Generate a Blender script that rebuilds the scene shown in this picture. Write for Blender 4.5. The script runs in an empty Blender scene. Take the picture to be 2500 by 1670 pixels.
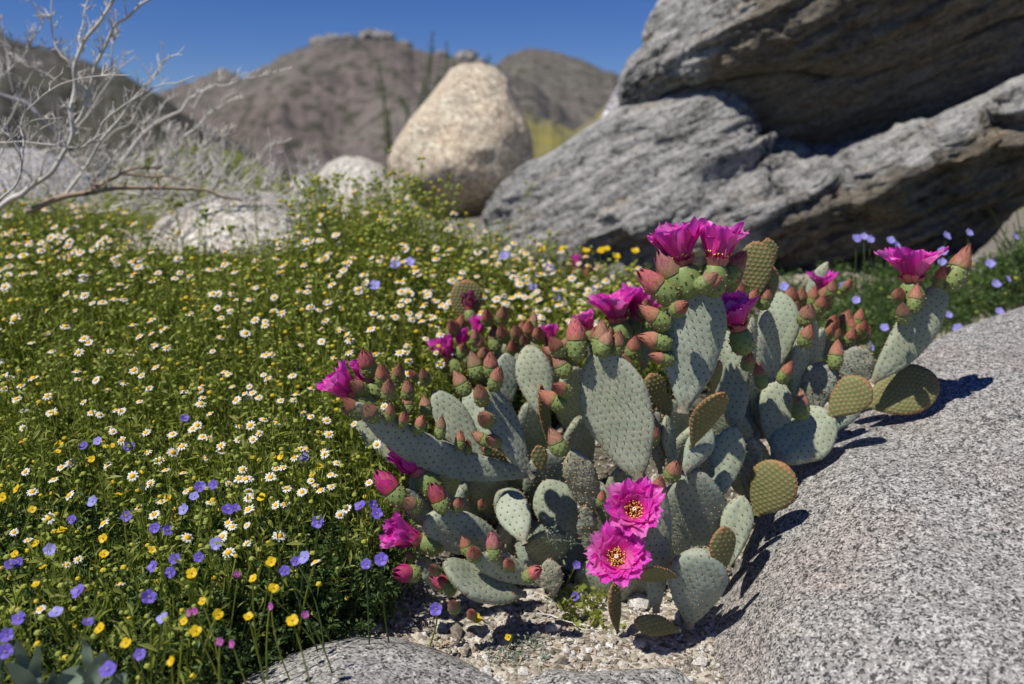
import bpy, math, random
import numpy as np
from mathutils import Vector, Matrix
R = math.radians
rng = np.random.default_rng(7)
random.seed(7)
sc = bpy.context.scene
col = sc.collection

# ------------------------------------------------------------------ camera, world, sun, exposure
CAM_H, PITCH, FPX = 0.6, R(13.5), 1944.4
cd = bpy.data.cameras.new('camera'); cam = bpy.data.objects.new('camera', cd); col.objects.link(cam)
cam.location = (0, 0, CAM_H); cam.rotation_euler = (R(90) - PITCH, 0, 0)
cd.lens = 28; cd.sensor_width = 36; cd.clip_start = 0.05; cd.clip_end = 6000
cd.dof.use_dof = True; cd.dof.focus_distance = 1.0; cd.dof.aperture_fstop = 3.3; cd.dof.aperture_blades = 0
sc.camera = cam
SUN_DIR = Vector((-0.42, -0.29, 0.86)).normalized()
sun_el = math.asin(SUN_DIR.z); sun_az = math.atan2(SUN_DIR.x, SUN_DIR.y)
w = bpy.data.worlds.new('World'); sc.world = w; w.use_nodes = True
nt = w.node_tree; nt.nodes.clear()
sky = nt.nodes.new('ShaderNodeTexSky'); sky.sky_type = 'NISHITA'; sky.sun_disc = False
sky.sun_elevation = sun_el; sky.sun_rotation = sun_az
sky.altitude = 1500; sky.air_density = 1.0; sky.dust_density = 0.0; sky.ozone_density = 6.0
hsv = nt.nodes.new('ShaderNodeHueSaturation'); hsv.inputs['Saturation'].default_value = 1.22; hsv.inputs['Hue'].default_value = 0.512
bg = nt.nodes.new('ShaderNodeBackground'); bg.inputs['Strength'].default_value = 0.062
wo = nt.nodes.new('ShaderNodeOutputWorld')
mul = nt.nodes.new('ShaderNodeMix'); mul.data_type = 'RGBA'; mul.blend_type = 'MULTIPLY'; mul.inputs[0].default_value = 1; mul.inputs[7].default_value = (0.98, 0.98, 1.14, 1)
nt.links.new(sky.outputs[0], hsv.inputs['Color']); nt.links.new(hsv.outputs[0], mul.inputs[6]); nt.links.new(mul.outputs[2], bg.inputs['Color']); nt.links.new(bg.outputs[0], wo.inputs[0])
sd = bpy.data.lights.new('sun', 'SUN'); sun = bpy.data.objects.new('sun', sd); col.objects.link(sun)
sd.energy = 4.9; sd.angle = R(0.55); sd.color = (1.0, 0.95, 0.88)
sun.rotation_euler = SUN_DIR.to_track_quat('Z', 'Y').to_euler(); sun.location = (-3, -2, 8)
sc.view_settings.view_transform = 'Standard'; sc.view_settings.look = 'None'
sc.view_settings.exposure = 0.14; sc.view_settings.gamma = 1
sc.render.engine = 'CYCLES'; sc.cycles.use_denoising = True
sc.cycles.max_bounces = 8; sc.cycles.transparent_max_bounces = 8; sc.cycles.sample_clamp_indirect = 4

# ------------------------------------------------------------------ projection helpers (photo pixel of the 2500x1670 frame -> ray)
CP, SP = math.cos(PITCH), math.sin(PITCH)
def pt(u, v, Y):
    u = np.asarray(u, float); v = np.asarray(v, float); Y = np.asarray(Y, float)
    a = (u - 1250) / FPX; b = (835 - v) / FPX
    dy = b * SP + CP; dz = b * CP - SP
    t = Y / dy
    return np.stack([a * t, Y + 0 * t, CAM_H + dz * t], -1)
def proj(P):
    P = np.asarray(P, float); x = P[..., 0]; y = P[..., 1]; z = P[..., 2] - CAM_H
    f = y * CP - z * SP; up = y * SP + z * CP
    return 1250 + FPX * x / f, 835 - FPX * up / f

# ------------------------------------------------------------------ noise
def _h(ix, iy, iz, s):
    n = (ix * 374761393 + iy * 668265263 + iz * 2147483647 + s * 974634777) & 0xFFFFFFFF
    n = ((n ^ (n >> 13)) * 1274126177) & 0xFFFFFFFF
    n = (n ^ (n >> 16)) & 0xFFFFFFFF
    n = (n * 2246822519) & 0xFFFFFFFF
    return ((n ^ (n >> 15)) & 0xFFFFFF) / float(0xFFFFFF)
def vnoise(P, s=0):
    P = np.asarray(P, float); i = np.floor(P).astype(np.int64); f = P - i; f = f * f * (3 - 2 * f)
    out = 0
    for a in (0, 1):
        for b in (0, 1):
            for c in (0, 1):
                wgt = (f[..., 0] if a else 1 - f[..., 0]) * (f[..., 1] if b else 1 - f[..., 1]) * (f[..., 2] if c else 1 - f[..., 2])
                out = out + wgt * _h(i[..., 0] + a, i[..., 1] + b, i[..., 2] + c, s)
    return out * 2 - 1
def fbm(P, scale, octv=4, s=0, gain=0.5, ridged=False):
    P = np.asarray(P, float) * scale; a = 1; o = 0; t = 0
    for k in range(octv):
        n = vnoise(P + 17.3 * k, s + k)
        if ridged: n = 1 - 2 * np.abs(n)
        o = o + a * n; t += a; a *= gain; P = P * 2.03
    return o / t

# ------------------------------------------------------------------ mesh accumulation
class Geo:
    def __init__(s): s.V = []; s.F = []; s.M = []; s.A = []; s.n = 0
    def add(s, V, F, m=0, A=None):
        V = np.asarray(V, float).reshape(-1, 3); F = np.asarray(F, int)
        s.V.append(V); s.F.append(F + s.n); s.M.append(np.full(len(F), m) if np.isscalar(m) else np.asarray(m))
        if A is None: A = np.zeros((len(V), 3))
        A = np.asarray(A, float)
        if A.ndim == 1: A = np.tile(A, (len(V), 1))
        s.A.append(A.reshape(-1, 3)); s.n += len(V)
        return s
    def mesh(s, name, mats, smooth=True):
        me = bpy.data.meshes.new(name)
        if s.n:
            V = np.concatenate(s.V); A = np.concatenate(s.A)
            ls = [f.shape[1] for f in s.F]
            loops = np.concatenate([f.ravel() for f in s.F])
            tot = np.concatenate([np.full(len(f), k) for f, k in zip(s.F, ls)])
            st = np.concatenate([[0], np.cumsum(tot)[:-1]])
            me.vertices.add(len(V)); me.vertices.foreach_set('co', V.ravel())
            me.loops.add(len(loops)); me.loops.foreach_set('vertex_index', loops)
            me.polygons.add(len(tot)); me.polygons.foreach_set('loop_start', st); me.polygons.foreach_set('loop_total', tot)
            me.polygons.foreach_set('material_index', np.concatenate(s.M))
            me.polygons.foreach_set('use_smooth', np.full(len(tot), smooth))
            at = me.attributes.new('puv', 'FLOAT_VECTOR', 'POINT'); at.data.foreach_set('vector', A.ravel())
            me.update(calc_edges=True); me.validate()
        for m in mats: me.materials.append(m)
        return me
    def build(s, name, mats, parent=None, smooth=True, origin=None):
        """links the collected geometry as one mesh object; origin = world point that becomes the object's origin"""
        if not isinstance(mats, (list, tuple)): mats = [mats]
        if origin is not None: s.V = [v - np.asarray(origin) for v in s.V]
        o = bpy.data.objects.new(name, s.mesh(name, mats, smooth)); col.objects.link(o)
        if origin is not None: o.location = origin
        WL[o.name] = Vector(o.location)
        if parent is not None: o.parent = parent; o.location = Vector(o.location) - WL[parent.name]
        return o
WL = {}                                            # world place of every linked object
def empty(name, loc):
    o = bpy.data.objects.new(name, None); o.location = loc; o.empty_display_size = 0.02; col.objects.link(o); WL[o.name] = Vector(loc); return o
def tag(o, label=None, cat=None, group=None, kind=None):
    if label: o['label'] = label
    if cat: o['category'] = cat
    if group: o['group'] = group
    if kind: o['kind'] = kind
    return o
def gridF(n, m, wrap_m=False, wrap_n=False):
    """quads of an n x m vertex grid (index i*m+j)"""
    I, J = np.meshgrid(np.arange(n if wrap_n else n - 1), np.arange(m if wrap_m else m - 1), indexing='ij')
    I2 = (I + 1) % n; J2 = (J + 1) % m
    return np.stack([I * m + J, I2 * m + J, I2 * m + J2, I * m + J2], -1).reshape(-1, 4)
def tube(P, r, k=5):
    """tapered tube through points P with radii r -> V, F, param along"""
    P = np.asarray(P, float); n = len(P); r = np.broadcast_to(np.asarray(r, float), (n,))
    T = np.gradient(P, axis=0); T /= np.linalg.norm(T, axis=1)[:, None] + 1e-12
    ref = np.array([0.3, 1, 0.2]) if abs(T[0][1]) < 0.8 else np.array([1, 0.1, 0.2])
    X = np.cross(T, ref); X /= np.linalg.norm(X, axis=1)[:, None] + 1e-12; Yv = np.cross(T, X)
    a = np.linspace(0, 2 * np.pi, k, endpoint=False)
    V = P[:, None] + r[:, None, None] * (np.cos(a)[None, :, None] * X[:, None] + np.sin(a)[None, :, None] * Yv[:, None])
    s = np.repeat(np.linspace(0, 1, n), k)
    return V.reshape(-1, 3), gridF(n, k, wrap_m=True), np.stack([s, s * 0, s * 0], -1)
def spline(pts, n):
    pts = np.asarray(pts, float)
    if len(pts) == 2: return pts[0] + (pts[1] - pts[0]) * np.linspace(0, 1, n)[:, None]
    p = np.vstack([2 * pts[0] - pts[1], pts, 2 * pts[-1] - pts[-2]])
    t = np.linspace(0, len(pts) - 1 - 1e-9, n); i = t.astype(int); f = (t - i)[:, None]
    a, b, c, d = p[i], p[i + 1], p[i + 2], p[i + 3]
    return 0.5 * (2 * b + (c - a) * f + (2 * a - 5 * b + 4 * c - d) * f ** 2 + (3 * b - a - 3 * c + d) * f ** 3)
def rotmat(z, x=None):
    z = Vector(z).normalized(); q = z.to_track_quat('Z', 'Y'); return q.to_matrix()

# ------------------------------------------------------------------ materials
def mat(name):
    m = bpy.data.materials.new(name); m.use_nodes = True; t = m.node_tree; t.nodes.clear()
    return m, t
def N(t, typ, **kw):
    n = t.nodes.new(typ)
    for k, v in kw.items():
        if k.startswith('i_'): n.inputs[k[2:].replace('_', ' ')].default_value = v
        else: setattr(n, k, v)
    return n
def L(t, a, b): t.links.new(a, b)
def ramp(t, src, stops, interp='LINEAR'):
    r = t.nodes.new('ShaderNodeValToRGB'); r.color_ramp.interpolation = interp
    e = r.color_ramp.elements
    while len(e) > 1: e.remove(e[-1])
    e[0].position = stops[0][0]; e[0].color = (*stops[0][1], 1)
    for p, c in stops[1:]:
        x = e.new(p); x.color = (*c, 1)
    if src is not None: L(t, src, r.inputs[0])
    return r
def mixc(t, fac, a, b, mode='MIX'):
    n = t.nodes.new('ShaderNodeMix'); n.data_type = 'RGBA'; n.blend_type = mode
    for s, val in ((n.inputs[0], fac), (n.inputs[6], a), (n.inputs[7], b)):
        if hasattr(val, 'is_linked') or hasattr(val, 'links'): L(t, val, s)
        elif isinstance(val, tuple): s.default_value = (*val, 1)
        else: s.default_value = val
    return n.outputs[2]
def M2(t, op, a, b=None, c=None):
    n = t.nodes.new('ShaderNodeMath'); n.operation = op
    for i, v in enumerate((a, b, c)):
        if v is None: continue
        if hasattr(v, 'links'): L(t, v, n.inputs[i])
        else: n.inputs[i].default_value = v
    return n.outputs[0]
def noise(t, co, scale, detail=4, rough=0.55, dist=0.0):
    n = N(t, 'ShaderNodeTexNoise'); n.inputs['Scale'].default_value = scale; n.inputs['Detail'].default_value = detail
    n.inputs['Roughness'].default_value = rough; n.inputs['Distortion'].default_value = dist
    L(t, co, n.inputs['Vector']); return n.outputs[0]
def finish(t, colr, rough=0.8, height=None, bump=0.3, dist=0.002, trans=0.0, transcol=None, spec=0.3, sheen=0.0):
    p = N(t, 'ShaderNodeBsdfPrincipled'); out = N(t, 'ShaderNodeOutputMaterial')
    if isinstance(colr, tuple): p.inputs['Base Color'].default_value = (*colr, 1)
    else: L(t, colr, p.inputs['Base Color'])
    if isinstance(rough, (int, float)): p.inputs['Roughness'].default_value = rough
    else: L(t, rough, p.inputs['Roughness'])
    p.inputs['Specular IOR Level'].default_value = spec
    if sheen: p.inputs['Sheen Weight'].default_value = sheen
    bn = None
    if height is not None:
        b = N(t, 'ShaderNodeBump'); b.inputs['Strength'].default_value = bump; b.inputs['Distance'].default_value = dist
        L(t, height, b.inputs['Height']); L(t, b.outputs[0], p.inputs['Normal']); bn = b.outputs[0]
    if trans > 0:
        tr = N(t, 'ShaderNodeBsdfTranslucent'); mx = N(t, 'ShaderNodeMixShader'); mx.inputs[0].default_value = trans
        c = transcol if transcol is not None else colr
        if isinstance(c, tuple): tr.inputs[0].default_value = (*c, 1)
        else: L(t, c, tr.inputs[0])
        if bn: L(t, bn, tr.inputs['Normal'])
        L(t, p.outputs[0], mx.inputs[1]); L(t, tr.outputs[0], mx.inputs[2]); L(t, mx.outputs[0], out.inputs[0])
    else: L(t, p.outputs[0], out.inputs[0])
def attr(t):
    a = N(t, 'ShaderNodeAttribute'); a.attribute_name = 'puv'; s = N(t, 'ShaderNodeSeparateXYZ'); L(t, a.outputs['Vector'], s.inputs[0])
    return a, s.outputs[0], s.outputs[1], s.outputs[2]
def objco(t): return N(t, 'ShaderNodeTexCoord').outputs['Object']
def simple(name, c, rough=0.7, **kw):
    m, t = mat(name); finish(t, c, rough, **kw); return m
def varied(name, c1, c2, scale=40, rough=0.7, bump=0.0, rnd=False, **kw):
    m, t = mat(name); co = objco(t); n = noise(t, co, scale, 3)
    r = ramp(t, n, [(0.3, c1), (0.7, c2)]).outputs[0]
    if rnd:
        a, x, y, z = attr(t); r = mixc(t, z, r, rnd)
    finish(t, r, rough, height=n if bump else None, bump=bump, **kw); return m

def granite(name, grain=260, tint=(0.50, 0.47, 0.44), stain=(0.42, 0.30, 0.24), stain_amt=0.35, dark=0.5, lo=(0.03, 0.03, 0.035), bumpd=0.0025):
    m, t = mat(name); co = objco(t)
    v = N(t, 'ShaderNodeTexVoronoi'); v.inputs['Scale'].default_value = grain; v.inputs['Randomness'].default_value = 1
    wv = noise(t, co, grain * 0.6, 2); dm = N(t, 'ShaderNodeVectorMath', operation='MULTIPLY_ADD')
    L(t, co, dm.inputs[0]); dm.inputs[1].default_value = (1, 1, 1)
    sc_ = N(t, 'ShaderNodeVectorMath', operation='SCALE'); L(t, wv, sc_.inputs[0]); sc_.inputs['Scale'].default_value = 0.5 / grain
    L(t, sc_.outputs[0], dm.inputs[2]); L(t, dm.outputs[0], v.inputs['Vector'])
    sp = N(t, 'ShaderNodeSeparateColor'); L(t, v.outputs['Color'], sp.inputs[0])
    n2 = noise(t, co, grain * 0.22, 3, 0.6)
    k = M2(t, 'ADD', M2(t, 'MULTIPLY', sp.outputs[0], 0.6), M2(t, 'MULTIPLY', n2, 0.75))
    base = ramp(t, k, [(0.36, lo), (0.50, tuple(x * 0.35 for x in tint)), (0.60, tuple(x * 0.85 for x in tint)), (0.76, tint), (1.0, tuple(min(0.8, x * 1.9) for x in tint))]).outputs[0]
    big = noise(t, co, 5, 4); fac = ramp(t, big, [(0.48, (0, 0, 0)), (0.72, (stain_amt,) * 3)]).outputs[0]
    st = mixc(t, 1.0, base, tuple(min(1, s * 2.1) for s in stain), 'MULTIPLY')
    c = mixc(t, fac, base, st)
    lich = noise(t, co, 11, 5, 0.7); lf = ramp(t, lich, [(0.60, (0, 0, 0)), (0.70, (dark,) * 3)]).outputs[0]
    c = mixc(t, lf, c, (0.09, 0.09, 0.095), 'MIX') if dark > 0 else c
    h = M2(t, 'ADD', M2(t, 'MULTIPLY', k, 0.6), M2(t, 'MULTIPLY', noise(t, co, grain * 0.12, 4), 0.9))
    finish(t, c, 0.85, height=h, bump=0.9, dist=bumpd, spec=0.25)
    return m

def pad_mat(name, young=False, old=False):
    m, t = mat(name); a, x, y, z = attr(t); co = objco(t)
    sp = 0.0068 if young else 0.0098
    xx = M2(t, 'ADD', x, M2(t, 'MULTIPLY', M2(t, 'SINE', M2(t, 'MULTIPLY', y, 95.0)), 0.0022)); yy = M2(t, 'ADD', y, M2(t, 'MULTIPLY', M2(t, 'SINE', M2(t, 'MULTIPLY', x, 80.0)), 0.0022))
    ay = M2(t, 'DIVIDE', yy, sp * 0.87); row = M2(t, 'FLOOR', ay)
    ax = M2(t, 'ADD', M2(t, 'DIVIDE', xx, sp), M2(t, 'MULTIPLY', M2(t, 'MODULO', row, 2.0), 0.5))
    dx = M2(t, 'MULTIPLY', M2(t, 'SUBTRACT', M2(t, 'FRACT', ax), 0.5), sp); dy = M2(t, 'MULTIPLY', M2(t, 'SUBTRACT', M2(t, 'FRACT', ay), 0.5), sp * 0.87)
    d = M2(t, 'SQRT', M2(t, 'ADD', M2(t, 'MULTIPLY', dx, dx), M2(t, 'MULTIPLY', dy, dy)))
    n = noise(t, co, 35, 4); n2 = noise(t, co, 260, 3)
    if young:
        body = ramp(t, n, [(0.3, (0.085, 0.135, 0.04)), (0.7, (0.14, 0.19, 0.065))]).outputs[0]
        rf = ramp(t, z, [(0.45, (0, 0, 0)), (0.80, (0.45,) * 3), (1.0, (0.95,) * 3)]).outputs[0]
        body = mixc(t, rf, body, (0.29, 0.12, 0.04))
        dot = ramp(t, d, [(0.0006, (0.8,) * 3), (0.0013, (0,) * 3)]).outputs[0]
        c = mixc(t, dot, body, (0.34, 0.20, 0.10))
        h = ramp(t, M2(t, 'MULTIPLY', d, 200), [(0.0, (1,) * 3), (0.62, (0,) * 3)], 'EASE').outputs[0]
        finish(t, c, 0.6, height=h, bump=0.45, dist=0.0016, spec=0.3)
    else:
        if old: stops = [(0.3, (0.19, 0.21, 0.15)), (0.5, (0.28, 0.29, 0.22)), (0.72, (0.38, 0.37, 0.30))]
        else: stops = [(0.28, (0.235, 0.275, 0.20)), (0.55, (0.33, 0.365, 0.275)), (0.78, (0.43, 0.455, 0.355))]
        k = M2(t, 'ADD', M2(t, 'MULTIPLY', n, 0.75), M2(t, 'MULTIPLY', n2, 0.25))
        c = ramp(t, k, stops).outputs[0]
        big = noise(t, co, 9, 3); c = mixc(t, ramp(t, big, [(0.5, (0,) * 3), (0.75, (0.65,) * 3)]).outputs[0], c, (0.24, 0.27, 0.13))
        oi = N(t, 'ShaderNodeObjectInfo').outputs['Random']
        c = mixc(t, 1.0, c, ramp(t, oi, [(0.0, (0.80, 0.84, 0.80)), (0.35, (1.0, 1.0, 0.92)), (0.65, (0.92, 0.97, 1.02)), (1.0, (1.12, 1.08, 0.98))]).outputs[0], 'MULTIPLY')
        yb = M2(t, 'ADD', y, M2(t, 'MULTIPLY', M2(t, 'SUBTRACT', n2, 0.5), 0.03)); c = mixc(t, ramp(t, M2(t, 'MULTIPLY', yb, 10.0), [(0.04, (0.75,) * 3), (0.22, (0,) * 3)]).outputs[0], c, (0.21, 0.17, 0.115))
        rf = ramp(t, z, [(0.82, (0,) * 3), (1.0, (0.35,) * 3)]).outputs[0]
        c = mixc(t, rf, c, (0.30, 0.27, 0.18))
        corky = ramp(t, noise(t, co, 30, 5, 0.7), [(0.63, (0,) * 3), (0.72, (0.7,) * 3)]).outputs[0]
        c = mixc(t, corky if old else M2(t, 'MULTIPLY', corky, 0.7), c, (0.20, 0.165, 0.12))
        ds = M2(t, 'MULTIPLY', d, 100)
        dot = ramp(t, ds, [(0.085, (0.85,) * 3), (0.15, (0,) * 3)]).outputs[0]
        c = mixc(t, dot, c, (0.135, 0.095, 0.055))
        h = ramp(t, ds, [(0.03, (0.45,) * 3), (0.40, (1,) * 3)], 'EASE').outputs[0]
        h = M2(t, 'ADD', h, M2(t, 'MULTIPLY', n2, 0.7 if not old else 1.5))
        finish(t, c, 0.62, height=h, bump=0.45, dist=0.0016 if not old else 0.003, spec=0.28)
    return m

M = {}
M['granite'] = granite('speckled_granite', 430, tint=(0.265, 0.258, 0.242), stain_amt=0.3, dark=0.2, lo=(0.035, 0.035, 0.036), bumpd=0.0013)
M['granite_low'] = granite('grey_granite', 400, tint=(0.30, 0.295, 0.275), stain_amt=0.1, dark=0.25, lo=(0.012, 0.012, 0.014))
M['tan_rock'] = granite('tan_rock', 160, tint=(0.53, 0.435, 0.325), stain=(0.45, 0.35, 0.26), stain_amt=0.3, dark=0.10, lo=(0.40, 0.325, 0.25), bumpd=0.008)
M['pale_rock'] = granite('pale_rock', 160, tint=(0.50, 0.465, 0.39), stain_amt=0.2, dark=0.2, lo=(0.26, 0.24, 0.20), bumpd=0.008)
M['outcrop'] = granite('outcrop_rock', 0.6, tint=(0.22, 0.21, 0.195), stain_amt=0.1, dark=0.3, lo=(0.10, 0.10, 0.09), bumpd=0.5)
M['grey_rock'] = granite('grey_rock', 110, tint=(0.36, 0.355, 0.36), stain_amt=0.1, dark=0.3, lo=(0.10, 0.10, 0.11), bumpd=0.012)
def gneiss(name, upper):
    m, t = mat(name); co = objco(t)
    mr = N(t, 'ShaderNodeMapping'); mr.inputs['Rotation'].default_value = (0, R(27), 0); L(t, co, mr.inputs[0])
    mp = N(t, 'ShaderNodeMapping'); mp.inputs['Scale'].default_value = (0.9, 0.9, 4.2); L(t, mr.outputs[0], mp.inputs[0])
    a = noise(t, mp.outputs[0], 9, 8, 0.68, 0.4); b = noise(t, co, 60, 6, 0.75); c_ = noise(t, co, 2.4, 4)
    k = M2(t, 'ADD', M2(t, 'MULTIPLY', a, 0.5), M2(t, 'MULTIPLY', b, 0.5))
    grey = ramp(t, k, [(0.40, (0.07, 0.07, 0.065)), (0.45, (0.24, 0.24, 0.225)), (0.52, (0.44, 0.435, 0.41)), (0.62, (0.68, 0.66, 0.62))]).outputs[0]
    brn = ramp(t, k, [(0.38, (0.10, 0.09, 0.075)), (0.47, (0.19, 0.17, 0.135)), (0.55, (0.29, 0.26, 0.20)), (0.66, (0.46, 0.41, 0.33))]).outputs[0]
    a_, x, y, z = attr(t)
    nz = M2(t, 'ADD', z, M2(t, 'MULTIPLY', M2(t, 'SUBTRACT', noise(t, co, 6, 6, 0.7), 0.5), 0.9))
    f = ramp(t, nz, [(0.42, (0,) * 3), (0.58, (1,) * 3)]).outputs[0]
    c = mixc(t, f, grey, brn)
    tanf = ramp(t, noise(t, mp.outputs[0], 4, 5, 0.6), [(0.57, (0,) * 3), (0.68, (0.55,) * 3)]).outputs[0]
    c = mixc(t, tanf, c, mixc(t, 1.0, c, (1.25, 1.0, 0.72), 'MULTIPLY'))
    h = M2(t, 'ADD', M2(t, 'MULTIPLY', a, 1.0), M2(t, 'MULTIPLY', b, 0.35))
    finish(t, c, 0.85, height=h, bump=0.9, dist=0.06, spec=0.2); return m
M['gneiss'] = gneiss('grey_gneiss', True)
M['pad'] = pad_mat('cactus_pad_skin'); M['pad_young'] = pad_mat('young_pad_skin', young=True); M['pad_old'] = pad_mat('old_pad_skin', old=True)
M['glochid'] = varied('glochid_tuft', (0.20, 0.13, 0.07), (0.38, 0.27, 0.15), 300, 0.9)
M['glochid_y'] = varied('young_glochid_tuft', (0.26, 0.13, 0.06), (0.44, 0.28, 0.16), 300, 0.9)
M['ovary'] = varied('bud_base_skin', (0.13, 0.19, 0.05), (0.24, 0.30, 0.10), 60, 0.5, bump=0.2, dist=0.001)
def tipmat(name, c0, c1, c2, trans=0.12):
    m, t = mat(name); a, x, y, z = attr(t); co = objco(t)
    base = ramp(t, y, [(0.0, c0), (0.45, c1), (1.0, c2)]).outputs[0]
    n = noise(t, co, 22, 4)
    base = mixc(t, 1.0, base, ramp(t, n, [(0.3, (0.72, 0.72, 0.72)), (0.7, (1.15, 1.1, 1.05))]).outputs[0], 'MULTIPLY')
    base = mixc(t, M2(t, 'MULTIPLY', z, 0.35), base, (0.40, 0.26, 0.10))
    base = mixc(t, 1.0, base, ramp(t, N(t, 'ShaderNodeObjectInfo').outputs['Random'], [(0.0, (0.72, 0.85, 0.80)), (0.4, (1.0, 1.0, 1.0)), (0.7, (1.15, 0.92, 0.95)), (1.0, (0.85, 0.72, 0.70))]).outputs[0], 'MULTIPLY')
    edge = M2(t, 'ABSOLUTE', x); base = mixc(t, ramp(t, edge, [(0.62, (0,) * 3), (1.0, (0.65,) * 3)]).outputs[0], base, tuple(v * 0.30 for v in c2))
    wv = N(t, 'ShaderNodeTexNoise'); wv.inputs['Scale'].default_value = 1.0; cb = N(t, 'ShaderNodeCombineXYZ')
    L(t, M2(t, 'MULTIPLY', x, 9.0), cb.inputs[0]); L(t, M2(t, 'MULTIPLY', y, 1.2), cb.inputs[1]); L(t, z, cb.inputs[2]); L(t, cb.outputs[0], wv.inputs['Vector'])
    finish(t, base, 0.5, height=wv.outputs[0], bump=0.5, dist=0.0015, trans=trans, spec=0.35); return m
M['tip'] = tipmat('bud_scale', (0.25, 0.27, 0.11), (0.42, 0.22, 0.145), (0.40, 0.13, 0.115))
M['tip_pink'] = tipmat('pink_bud_scale', (0.42, 0.32, 0.16), (0.56, 0.24, 0.18), (0.66, 0.15, 0.27), 0.2)
M['tip_mag'] = tipmat('magenta_bud_petal', (0.42, 0.12, 0.12), (0.50, 0.05, 0.19), (0.55, 0.02, 0.30), 0.25)
M['tip_wilt'] = tipmat('wilted_petal', (0.60, 0.20, 0.10), (0.55, 0.10, 0.14), (0.36, 0.02, 0.20), 0.25)
def petalmat():
    m, t = mat('magenta_petal'); a, x, y, z = attr(t)
    base = ramp(t, y, [(0.0, (0.85, 0.30, 0.10)), (0.20, (0.88, 0.14, 0.20)), (0.45, (0.86, 0.03, 0.38)), (0.75, (0.82, 0.018, 0.50)), (1.0, (0.80, 0.06, 0.60))]).outputs[0]
    cb = N(t, 'ShaderNodeCombineXYZ'); L(t, M2(t, 'MULTIPLY', x, 7.0), cb.inputs[0]); L(t, M2(t, 'MULTIPLY', y, 1.0), cb.inputs[1]); L(t, M2(t, 'MULTIPLY', z, 31.0), cb.inputs[2])
    wn = N(t, 'ShaderNodeTexNoise'); wn.inputs['Scale'].default_value = 1.0; wn.inputs['Detail'].default_value = 3; L(t, cb.outputs[0], wn.inputs['Vector'])
    base = mixc(t, ramp(t, wn.outputs[0], [(0.45, (0,) * 3), (0.75, (0.55,) * 3)]).outputs[0], base, (0.86, 0.30, 0.62))
    base = mixc(t, M2(t, 'MULTIPLY', M2(t, 'GREATER_THAN', z, 0.8), 0.35), base, (0.9, 0.42, 0.66))
    finish(t, base, 0.38, height=wn.outputs[0], bump=0.45, dist=0.0012, trans=0.5, spec=0.45, sheen=0.1); return m
M['petal'] = petalmat()
M['anther'] = simple('yellow_anther', (0.85, 0.52, 0.14), 0.7)
M['filament'] = simple('red_filament', (0.62, 0.05, 0.06), 0.5)
M['stigma'] = simple('pale_stigma', (0.75, 0.66, 0.5), 0.5)
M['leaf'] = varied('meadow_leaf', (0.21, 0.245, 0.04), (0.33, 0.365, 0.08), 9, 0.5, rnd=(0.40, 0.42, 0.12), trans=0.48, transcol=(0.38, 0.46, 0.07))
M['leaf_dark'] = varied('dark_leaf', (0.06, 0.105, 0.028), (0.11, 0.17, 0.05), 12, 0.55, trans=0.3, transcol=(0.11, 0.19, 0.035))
M['leaf_grey'] = varied('grey_green_leaf', (0.12, 0.17, 0.12), (0.20, 0.25, 0.18), 12, 0.7, trans=0.15)
M['ballbud'] = varied('green_flower_bud', (0.20, 0.27, 0.05), (0.36, 0.40, 0.08), 6, 0.6, rnd=(0.62, 0.46, 0.03), trans=0.1)
M['white'] = simple('white_ray', (0.80, 0.79, 0.74), 0.55, trans=0.3, transcol=(0.7, 0.7, 0.6))
M['disc'] = varied('yellow_disc', (0.70, 0.34, 0.01), (0.80, 0.50, 0.02), 500, 0.7)
M['yellow'] = simple('yellow_petal', (0.80, 0.55, 0.01), 0.45, trans=0.35, transcol=(0.8, 0.6, 0.02))
M['purple'] = varied('violet_petal', (0.13, 0.085, 0.48), (0.23, 0.17, 0.62), 40, 0.5, trans=0.3, transcol=(0.25, 0.18, 0.7), rnd=(0.10, 0.03, 0.42))
M['lilac'] = varied('lilac_petal', (0.28, 0.26, 0.66), (0.36, 0.34, 0.74), 40, 0.5, trans=0.3, transcol=(0.35, 0.32, 0.75))
M['pinkp'] = simple('pink_petal', (0.45, 0.10, 0.38), 0.5, trans=0.3)
M['twig'] = varied('bleached_twig', (0.50, 0.47, 0.42), (0.74, 0.70, 0.63), 18, 0.85, bump=0.6, dist=0.002)
M['twig_dark'] = varied('grey_twig', (0.17, 0.165, 0.175), (0.30, 0.29, 0.30), 18, 0.85, bump=0.6, dist=0.002)
M['wood'] = varied('brown_branch', (0.28, 0.20, 0.13), (0.45, 0.34, 0.24), 18, 0.85, bump=0.8, dist=0.003)
M['ocotillo'] = varied('ocotillo_stem', (0.035, 0.045, 0.018), (0.09, 0.10, 0.035), 6, 0.8)
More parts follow.
